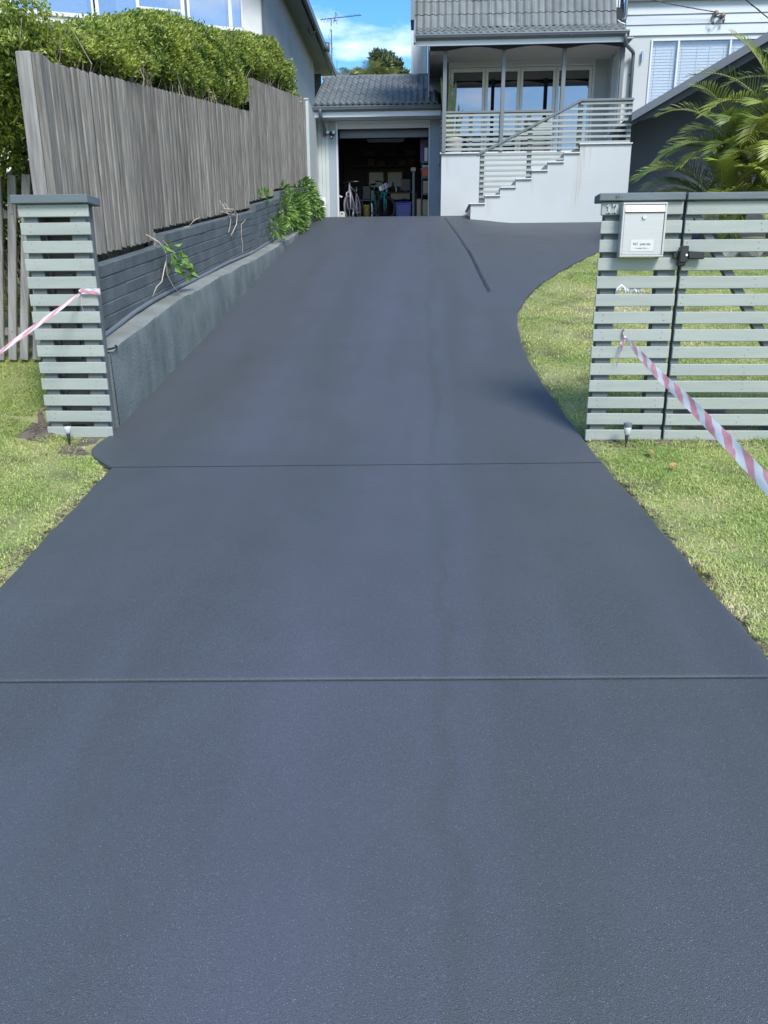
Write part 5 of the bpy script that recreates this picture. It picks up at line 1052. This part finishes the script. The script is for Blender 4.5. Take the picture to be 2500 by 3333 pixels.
carton(-.12, .10, 22.4, 22.7, 5.167, 5.75, 'purple box on the top steel shelf', 'purple', 'box', 'storage_box'); carton(.0, .09, 22.24, 22.36, 5.167, 5.50, 'red and white patterned packet on the top steel shelf', 'card_print', 'packet', 'packet')
for x0, x1, n in ((-1.76, -1.31, 'left'), (-1.162, -.714, 'right')):
    t = thing('pale_panel', ((x0 + x1) / 2, 25.6, 4.97), 'pale square panel on the garage back wall, %s' % ('behind the teal bike' if n == 'left' else 'above the workbench bottles'), 'panel')
    bx('sheet', 'paleboard', t, x0, x1, 25.62, 25.64, 4.975, 5.40, .002)
    for q in ((x0 - .06, x0 - .004, 4.93, 5.46), (x1 + .004, x1 + .06, 4.93, 5.46), (x0 - .003, x1 + .003, 5.404, 5.46), (x0 - .003, x1 + .003, 4.92, 4.972)): bx('frame', 'wood_dark', t, q[0], q[1], 25.60, 25.65, q[2], q[3], .003)
wb = thing('workbench', (-.9, 24.6, gf(24.5)), 'dark timber workbench along the back of the garage', 'workbench')
bx('top', 'wood_dark', wb, -1.45, -.20, 24.3, 25.3, 4.61, 4.66, .004); bx('front_board', 'cardboard', wb, -1.02, -.43, 24.28, 24.298, 4.44, 4.605, .003)
for x in (-1.42, -.28): bx('leg', 'wood_dark', wb, x, x + .07, 24.33, 24.40, 3.7, 4.608, .003)
for k, (x, h, r, m) in enumerate(((-.955, .30, .05, 'bike_black'), (-.86, .20, .030, 'card_print'), (-.80, .17, .032, 'bike_black'), (-.73, .18, .03, 'house_dark'), (-1.15, .16, .035, 'paleboard'))):
    tag(MB().lathe([(r, 0), (r, h * .6), (r * .4, h * .75), (r * .4, h)], (x, 24.5, 4.661), 12).build('bottle', m, None, at=(x, 24.5, 4.661), smooth=True), ('tallest dark bottle on the workbench', 'white bottle standing on the workbench', 'short black bottle next to the white one on the workbench', 'dark blue bottle nearest the monitor on the workbench', 'pale bottle on the workbench behind the teal bike')[k], 'bottle', 'bottles on the workbench')
mo = thing('monitor', (-.57, 24.6, 4.66), 'black flat screen standing on the workbench', 'screen'); bx('screen', 'bike_black', mo, -.71, -.43, 24.55, 24.59, 4.72, 5.05, .004); bx('stand', 'bike_black', mo, -.60, -.54, 24.52, 24.62, 4.661, 4.72, .003)
ch = thing('folding_chair', (-1.68, 23.9, gf(23.9)), 'black padded chair at the left of the garage behind the silver bike', 'chair')
o = bx('backrest', 'bike_black', ch, -1.86, -1.60, 23.95, 24.02, 4.38, 4.80, .02); bx('seat', 'bike_black', ch, -1.95, -1.52, 23.5, 23.94, 4.30, 4.37, .02); bx('side_panel', 'cardboard', ch, -1.595, -1.46, 23.9, 23.93, 4.37, 4.66, .004)
for x in (-1.93, -1.56):
    for y in (23.53, 23.90): bx('leg', 'steel', ch, x, x + .025, y, y + .025, gf(23.9), 4.298, .002)
tl = thing('tube_light', (-1.17, 24.5, 6.1), 'unlit fluorescent batten on the garage ceiling', 'light'); bx('batten', 'trim_white', tl, -1.74, -.61, 24.46, 24.54, 6.11, 6.16, .004); MB().lathe([(.018, -1.70), (.018, -.65)], (0, 24.5, 6.088), 8, 'x').build('tube', 'lampglass', tl)
hg = MB().tube([(-2.42, 21.95, 4.34), (-2.33, 21.95, 4.28), (-2.25, 21.95, 4.25), (-2.27, 21.95, 4.235), (-2.36, 21.95, 4.26), (-2.42, 21.95, 4.30)], .010, 6).build('coat_hanger', 'pvc', None, at=(-2.35, 21.95, 4.3), smooth=True); tag(hg, 'white plastic hook hanging on the garage left wall by the bike', 'hook')
wr = thing('tool_case', (-2.27, 22.0, gf(22)), 'small pale tool case on the floor at the garage left edge', 'case'); bx('body', 'ceramic', wr, -2.36, -2.20, 21.95, 22.2, gf(22), 3.87, .02); bx('clasp', 'bike_black', wr, -2.30, -2.26, 21.94, 21.95, 3.80, 3.84, .003)
ws = thing('wall_shelf', (-1.2, 25.6, 5.55), 'long dark wall shelf across the back of the garage', 'shelf')
for z in (5.55, 5.85): bx('board', 'wood_dark', ws, -2.3, -.1, 25.45, 25.79, z, z + .03, .003)
for k, (x, w__, h, z, m) in enumerate(((-2.1, .28, .16, 5.58, 'dim_blue'), (-1.78, .20, .2, 5.58, 'dim_grey'), (-1.5, .25, .14, 5.58, 'dim_tan'), (-1.15, .18, .19, 5.58, 'dim_blue'), (-.8, .22, .15, 5.58, 'dim_grey'), (-.5, .2, .21, 5.58, 'dim_tan'), (-1.9, .35, .14, 5.88, 'dim_tan'), (-1.2, .3, .16, 5.88, 'dim_blue'), (-.6, .3, .13, 5.88, 'dim_grey'))):
    tag(bx('storage_box', m, None, x, x + w__, 25.47, 25.75, z + .002, z + h, .004), ('dark box at the left end of the lower wall shelf in the garage', 'pale box second from the left on the lower wall shelf', 'cardboard box third from the left on the lower wall shelf', 'narrow dark box in the middle of the lower wall shelf', 'pale box right of the narrow dark one on the lower wall shelf', 'tall cardboard box at the right end of the lower wall shelf', 'long cardboard box at the left of the upper wall shelf', 'dark box in the middle of the upper wall shelf', 'pale box at the right of the upper wall shelf')[k], 'box', 'boxes on the garage wall shelf')

# ------------------------------------------------------------------ palms behind the gate
def frond(parent, base, azim, length, rise, droop, leaf, seed, mname='palm_leaf', curl=1.0):
    g = np.random.default_rng(seed); n = 16; pts = []; p = np.array(base, float); el = rise; ca_, sa_ = math.cos(azim), math.sin(azim)
    for i in range(n + 1):
        pts.append(p.copy()); el -= droop / n * (.4 + 1.2 * i / n); p = p + np.array([ca_ * math.cos(el), sa_ * math.cos(el), math.sin(el)]) * length / n
    pts = np.array(pts); MB().tube(pts, [.018 * (1 - .85 * i / n) + .002 for i in range(n + 1)], 6).build('stalk', 'palm_stem', parent, smooth=True, recalc=False)
    V = []; F = []; T = []; side0 = np.array([-sa_, ca_, 0])
    m = 34; tone_f = g.uniform(.0, .55)
    for i in range(m):
        t = .20 + .80 * i / (m - 1); k = min(int(t * n), n - 1); f = t * n - k; q = pts[k] * (1 - f) + pts[k + 1] * f; d = pts[k + 1] - pts[k]; d /= np.linalg.norm(d); up = np.cross(side0, d); up = up / np.linalg.norm(up) * (1 if up is not None else 1)
        if up[2] < 0: up = -up
        L = leaf * (math.sin(math.pi * min(1, .12 + .80 * t)) ** .6) * g.uniform(.85, 1.1)
        for s in (-1, 1):
            a = side0 * s; v = a * .95 + d * (.35 + .65 * t) + up * (.38 - .2 * t) + g.normal(0, .05, 3); v /= np.linalg.norm(v); w_ = np.cross(v, up); w_ /= np.linalg.norm(w_); wd = .021 * (.6 + .6 * math.sin(math.pi * t))
            mid = q + v * L * .55; tip = q + v * L * .98 + np.array([0, 0, -1]) * L * .10 * curl * g.uniform(.5, 1.3); j = len(V); nn = np.cross(w_, v) * wd * .4
            V += [q - w_ * wd * .3, q + w_ * wd * .3, mid + w_ * wd * .5 + nn, mid - w_ * wd * .5 - nn, tip]; F += [(j, j + 1, j + 2, j + 3), (j + 3, j + 2, j + 4, j + 4)]; tt = np.clip(tone_f + .25 * g.random(), 0, 1); T += [tt, tt]
    V = np.array(V); F3 = []; T3 = []
    for f, t in zip(F, T):
        if f[2] == f[3]: continue
        F3 += [(f[0], f[1], f[2]), (f[0], f[2], f[3])] if f[3] != f[0] else [f[:3]]; T3 += [t, t]
    tips = [(F[i][0], F[i][1], F[i][2]) for i in range(1, len(F), 2)]
    F3 += tips; T3 += [T[i] for i in range(1, len(T), 2)]
    fr_ = np_obj('frond', V, F3, mname, parent, at=WL[parent], tone=T3); return fr_
def palm(x, y, label, fr_list, stems, seed):
    z = float(lawn_z(x, y)); t = thing('cane_palm', (x, y, z), label, 'palm', 'cane palms behind the gate'); g = np.random.default_rng(seed)
    for k, (dx, dy, h) in enumerate(stems):
        MB().tube([(x + dx * .5, y + dy * .5, z - .05), (x + dx * .8, y + dy * .8, z + h * .5), (x + dx, y + dy, z + h)], [.055, .042, .035], 8).build('trunk', 'palm_stem', t, smooth=True)
    fr_list = fr_list + [(int(g.integers(0, len(stems))), float(g.uniform(130, 330)), float(g.uniform(1.1, 1.7)), float(g.uniform(25, 80)), float(g.uniform(60, 110)), float(g.uniform(.38, .5))) for _ in range(14)]
    for k, (si, az, ln, ri, dr, lf) in enumerate(fr_list):
        dx, dy, h = stems[si]; frond(t, (x + dx, y + dy, z + h - .05), R_(az), ln, R_(ri), R_(dr), lf, seed * 50 + k)
    return t
palm(5.05, 13.55, 'yellow-green cane palm nearest the letterbox with a long frond arching left', [
    (0, 186, 1.75, 62, 105, .42), (0, 175, 1.45, 42, 95, .38), (0, 200, 1.3, 20, 60, .34), (0, 150, 1.3, 30, 80, .36), (1, 165, 1.7, 70, 90, .42), (1, 205, 1.6, 75, 70, .42), (1, 240, 1.5, 55, 90, .40), (1, 120, 1.4, 60, 70, .40), (2, 190, 1.5, 60, 110, .42), (2, 270, 1.3, 50, 100, .38), (2, 320, 1.4, 60, 90, .40), (0, 255, 1.2, 25, 70, .34), (0, 290, 1.3, 35, 80, .36), (1, 20, 1.4, 60, 90, .40)],
    [(-.10, -.10, .62), (.12, .05, 1.35), (.30, -.20, .95)], 3)
palm(5.85, 13.5, 'tall cane palm in the middle of the bed with an upright yellowing spear frond', [
    (0, 178, 1.9, 64, 75, .46), (0, 150, 1.9, 80, 45, .46), (0, 200, 1.7, 50, 95, .44), (0, 262, 1.7, 74, 70, .44), (0, 330, 1.6, 68, 75, .44), (0, 60, 1.6, 66, 75, .44), (1, 190, 1.6, 48, 100, .42), (1, 230, 1.5, 40, 90, .40), (1, 275, 1.4, 34, 80, .40), (1, 310, 1.4, 44, 90, .40), (1, 165, 1.3, 22, 70, .38), (2, 200, 1.2, 30, 80, .36), (2, 250, 1.2, 22, 70, .36), (2, 295, 1.2, 30, 80, .36)],
    [(-.05, .10, 1.75), (.15, -.15, 1.20), (-.2, -.25, .55)], 5)
palm(6.65, 13.6, 'dense dark green cane palm at the right edge of the picture', [
    (0, 170, 1.9, 60, 85, .46), (0, 205, 1.8, 74, 60, .46), (0, 235, 1.8, 56, 90, .44), (0, 270, 1.7, 70, 70, .44), (0, 140, 1.7, 76, 60, .44), (1, 180, 1.6, 45, 95, .42), (1, 215, 1.5, 38, 90, .40), (1, 255, 1.5, 30, 80, .40), (2, 190, 1.3, 24, 70, .38), (2, 235, 1.2, 20, 70, .36), (2, 280, 1.2, 32, 80, .36), (0, 300, 1.6, 60, 80, .42)],
    [(-.1, .1, 1.9), (-.2, -.1, 1.25), (-.25, -.2, .6)], 7)
tg = np.random.default_rng(8)
dryf = thing('dry_frond', (5.6, 13.2, 3.2), 'brown dried palm fronds hanging inside the palm clump', 'palm frond')
for k in range(3): frond(dryf, (5.5 + .35 * k, 13.25, 3.5 + .2 * (k % 2)), R_(200 + 50 * k), .7, R_(10), R_(110), .14, 900 + k, 'palm_dry', 2.5)
for k, (x, s) in enumerate(((4.55, .20), (4.86, .25), (5.25, .22), (5.62, .19), (6.02, .23))):
    v, f = [], []; g = random.Random(k + 40); b = bmesh.new(); bmesh.ops.create_icosphere(b, subdivisions=2, radius=s)
    for vv in b.verts: vv.co *= g.uniform(.86, 1.1); vv.co.z *= .75
    me = bpy.data.meshes.new('garden_stone'); b.to_mesh(me); b.free(); me.materials.append(MATS['stone']); tag(link('garden_stone', me, None, (x, 12.85 + .05 * (k % 2), float(lawn_z(x, 12.85)) + .06), (0, 0, k * 1.3)), ('leftmost grey edging stone of the palm bed', 'second grey edging stone from the left of the palm bed', 'edging stone below the middle palm', 'small edging stone right of the middle palm', 'grey edging stone at the right end of the palm bed')[k], 'stone', 'edging stones of the palm bed')
soil_ = tag(MB().prism([(4.2, 12.8), (8, 12.7), (8, 14.8), (5.0, 14.5), (4.4, 13.9)], 'z', 0, .02).build('garden_bed', 'soil', None), kind='structure')
for v in soil_.data.vertices: v.co.z += float(lawn_z(v.co.x, v.co.y)) + .006
tag(bx('edging_board', 'timber', None, 1.95, 4.2, 6.28, 6.36, .70, .755, .01), 'weathered timber board lying on the bare soil behind the gate', 'board')

# ------------------------------------------------------------------ neighbouring house on the left
lh = thing('neighbour_house', (-5, 21, 5), 'tall neighbouring house with wide windows above the hedge and a dark gutter', 'house')
A = R_(18.6); ca1, sa1 = math.cos(A), math.sin(A)
def lp(s, d, z): return (-4.0 + s * ca1 + d * sa1, 20.68 + s * sa1 - d * ca1, z)      # s along the front wall, d in front of it
def lbox(name, m, parent, s0, s1, d0, d1, z0, z1, bevel=0):
    mb = MB(); mb.add([lp(s, d, z) for z in (z0, z1) for d in (d1, d0) for s in (s0, s1)], [(0, 2, 3, 1), (4, 5, 7, 6), (0, 1, 5, 4), (2, 6, 7, 3), (0, 4, 6, 2), (1, 3, 7, 5)])
    return mb.build(name, m, parent, at=lp((s0 + s1) / 2, (d0 + d1) / 2, (z0 + z1) / 2), bevel=bevel)
lbox('front_wall', 'ceramic', lh, -9, 0, -.2, 0, 3, 7.84); lbox('front_wall', 'ceramic', lh, -.50, 0, -.2, 0, 7.845, 11.5)
lbox('front_wall', 'ceramic', lh, -9, -5.72, -.2, 0, 7.845, 11.5)
wf = lbox('window', 'trim_white', lh, -5.70, -.52, -.06, .05, 7.845, 7.93, .004)
for s0, s1 in ((-5.74, -5.69), (-3.99, -3.94), (-3.90, -3.82), (-2.985, -2.908), (-1.965, -1.875), (-1.82, -1.757), (-.85, -.758), (-.545, -.50)): lbox('frame', 'trim_white', wf, s0, s1, -.05, .045, 7.935, 11.4, .004)
lbox('frame', 'trim_white', wf, -2.905, -1.97, -.03, .04, 8.15, 8.20, .003); lbox('balustrade_glass', 'win_glass', wf, -2.905, -1.97, .03, .036, 7.94, 8.145)
lbox('frame', 'ink', wf, -2.222, -2.172, -.12, -.07, 7.94, 11.4)
for s0, s1 in ((-5.69, -3.99), (-3.82, -2.985), (-2.908, -1.965), (-1.757, -.85), (-.758, -.545)): lbox('pane', 'win_glass', wf, s0, s1, -.012, -.006, 7.935, 11.4)
for s0, s1 in ((-5.6, -4.1), (-3.45, -3.0), (-1.9, -.9), (-.75, -.55)): lbox('curtain', 'curtain', wf, s0, s1, -.35, -.30, 7.9, 11.4)
lbox('room_back', 'interior', lh, -8, -.3, -3.0, -2.9, 5, 11.5)
lbox('corner_pipe', 'house_dark', lh, -.03, .03, .0, .07, 3, 11.4)
bx('side_wall', 'neighbour_grey', lh, -4.6, -4.0, 20.72, 29.8, 3, 10.15, 0); bx('side_wall', 'neighbour_grey', lh, -4.8, -4.55, 29.8, 33, 3, 10.0, 0)
MB().prism([(-4.9, 9.92), (-3.52, 9.60), (-3.52, 9.63), (-4.9, 9.96)], 'y', 19.5, 31.6).build('soffit', 'neighbour_grey', lh)
MB().prism([(-3.35, 9.60), (-3.35, 9.78), (-3.37, 9.80), (-3.50, 9.80), (-3.51, 9.66), (-3.42, 9.60)], 'y', 19.5, 31.7).build('gutter', 'gutter', lh)
MB().prism([(-3.36, 9.80), (-9, 12.0), (-9, 11.9), (-3.5, 9.70)], 'y', 19.4, 31.7).build('roof', 'gutter', lh)
bx('recess_wall', 'house_dark', lh, -4.6, -3.9, 30.9, 31.0, 5, 9.6, 0)
MB().tube([(-3.42, 26.2, 9.62), (-3.55, 26.2, 9.45), (-3.62, 26.2, 9.50), (-3.66, 26.2, 9.62)], .02, 6).build('bracket', 'gutter', lh, smooth=True)
MB().tube([(-3.33, 28.2, 9.56), (-3.33, 28.2, 9.83)], .10, 8).build('gutter_bracket', 'gutter', lh, smooth=True)
# TV antenna
an = thing('tv_antenna', (-3.39, 30.2, 9.2), 'thin rooftop TV antenna with a long toothed boom against the blue sky', 'antenna')
MB().tube([(-3.39, 30.2, 8.6), (-3.39, 30.2, 11.16)], .018, 6).build('mast', 'copper_wire', an)
bm_ = MB().tube([(-3.78, 30.2, 11.14), (-2.30, 30.2, 11.25)], .014, 5).build('boom', 'copper_wire', an)
for k in range(15):
    x = -3.20 + .06 * k; z = 11.14 + (x + 3.78) * .0743; MB().tube([(x, 30.05, z + .02), (x, 30.35, z + .02)] if k % 1 else [(x, 30.2, z), (x, 30.2, z + .055)], .006, 4).build('element', 'copper_wire', an)
for k, (x, l) in enumerate(((-3.72, .10), (-3.62, .12), (-3.52, .12), (-3.45, .10))): MB().tube([(x - .04, 30.2, 11.16 - l), (x + .05, 30.2, 11.16 + l * .4)], .007, 4).build('element', 'copper_wire', an)
for a, b in (((-3.30, 11.02), (-3.20, 11.34)), ((-3.26, 11.36), (-3.14, 11.24)), ((-3.30, 11.22), (-3.16, 10.98)), ((-3.32, 11.10), (-3.12, 11.12))): MB().tube([(a[0], 30.2, a[1]), (b[0], 30.2, b[1])], .010, 4).build('reflector', 'copper_wire', an)
bx('junction_box', 'frame_grey', an, -3.445, -3.375, 30.15, 30.22, 10.80, 10.93, .004)
MB().tube([(-3.39, 30.18, 10.8), (-3.50, 30.2, 10.62), (-3.42, 30.2, 10.40), (-3.36, 30.2, 10.2), (-3.46, 30.2, 10.05), (-3.39, 30.18, 9.95)], .006, 4).build('lead', 'copper_wire', an, smooth=True)

# ------------------------------------------------------------------ trees beyond the garage
def far_tree(x, y, zc, sx, sz, n, lf, mname, label, seed):
    z0 = float(gz(x, y)) - .2; t = thing('tree', (x, y, z0), label, 'tree'); g = np.random.default_rng(seed); MB().tube([(x, y, z0), (x + .1, y, zc - sz * .3), (x, y, zc + sz * .3)], [.35, .2, .05], 8).build('trunk', 'bark', t, smooth=True)
    mb = MB(); C = []
    for k in range(26):
        v = g.normal(size=3); v /= np.linalg.norm(v); c = np.array([x, y, zc]) + v * np.array([sx, sx, sz]) * g.uniform(.35, .95); C.append((c, g.uniform(.25, .5))); mb.tube([(x, y, zc - sz * .4), tuple((np.array([x, y, zc]) + c) / 2), tuple(c)], [.08, .05, .02], 4)
    mb.build('branches', 'bark', t, recalc=False)
    P = []; T = []
    for c, r in C:
        q = unit(g.normal(size=(n, 3))) * (g.random((n, 1)) ** .4) * r * np.array([1.15, 1.15, .85]) * (sx / 1.5); P.append(c + q); T.append(np.full(n, g.uniform(0, .5)) + g.random(n) * .3)
    P = np.concatenate(P); V, F, T = leaves(P, g.normal(size=P.shape) + [0, 0, .4], lf * g.uniform(.7, 1.3, len(P)), lf * .5, .25, np.concatenate(T)); np_obj('crown', V, F, mname, t, at=WL[t], tone=T)
far_tree(-2.0, 42, 12.35, 1.15, 1.0, 260, .26, 'tree_leaf', 'dark leafy tree rising above the garage ridge', 4)
far_tree(-1.15, 43, 11.75, .75, .85, 150, .24, 'tree_leaf', 'lower dark shrub-like tree right of the tall one above the garage', 6)
def far_palm(x, y, zc, L, label, seed, n=9):
    z0 = float(gz(x, y)); t = thing('far_palm', (x, y, z0), label, 'palm', 'palms beyond the garage roof'); g = np.random.default_rng(seed); MB().tube([(x, y, z0), (x, y, zc)], [.16, .12], 8).build('trunk', 'bark', t, smooth=True)
    for k in range(n): frond(t, (x, y, zc), 2 * math.pi * k / n + g.uniform(-.3, .3), L, R_(g.uniform(45, 80)), R_(g.uniform(60, 95)), .50, seed * 31 + k, 'palm_far')
far_palm(-3.7, 40, 11.35, 1.15, 'pale palm top at the left above the garage ridge', 3); far_palm(-2.75, 40, 11.45, 1.15, 'bright palm top in front of the dark tree above the garage', 5); far_palm(-1.95, 40.4, 11.35, 1.1, 'palm fronds showing below the dark tree on the right', 9)
bx('roof_aerial', 'copper_wire', None, -3.09, -3.075, 29.0, 29.015, 8.6, 9.52, 0); tag(bpy.data.objects['roof_aerial'], 'short thin aerial spike beside the end of the neighbour gutter', 'aerial')
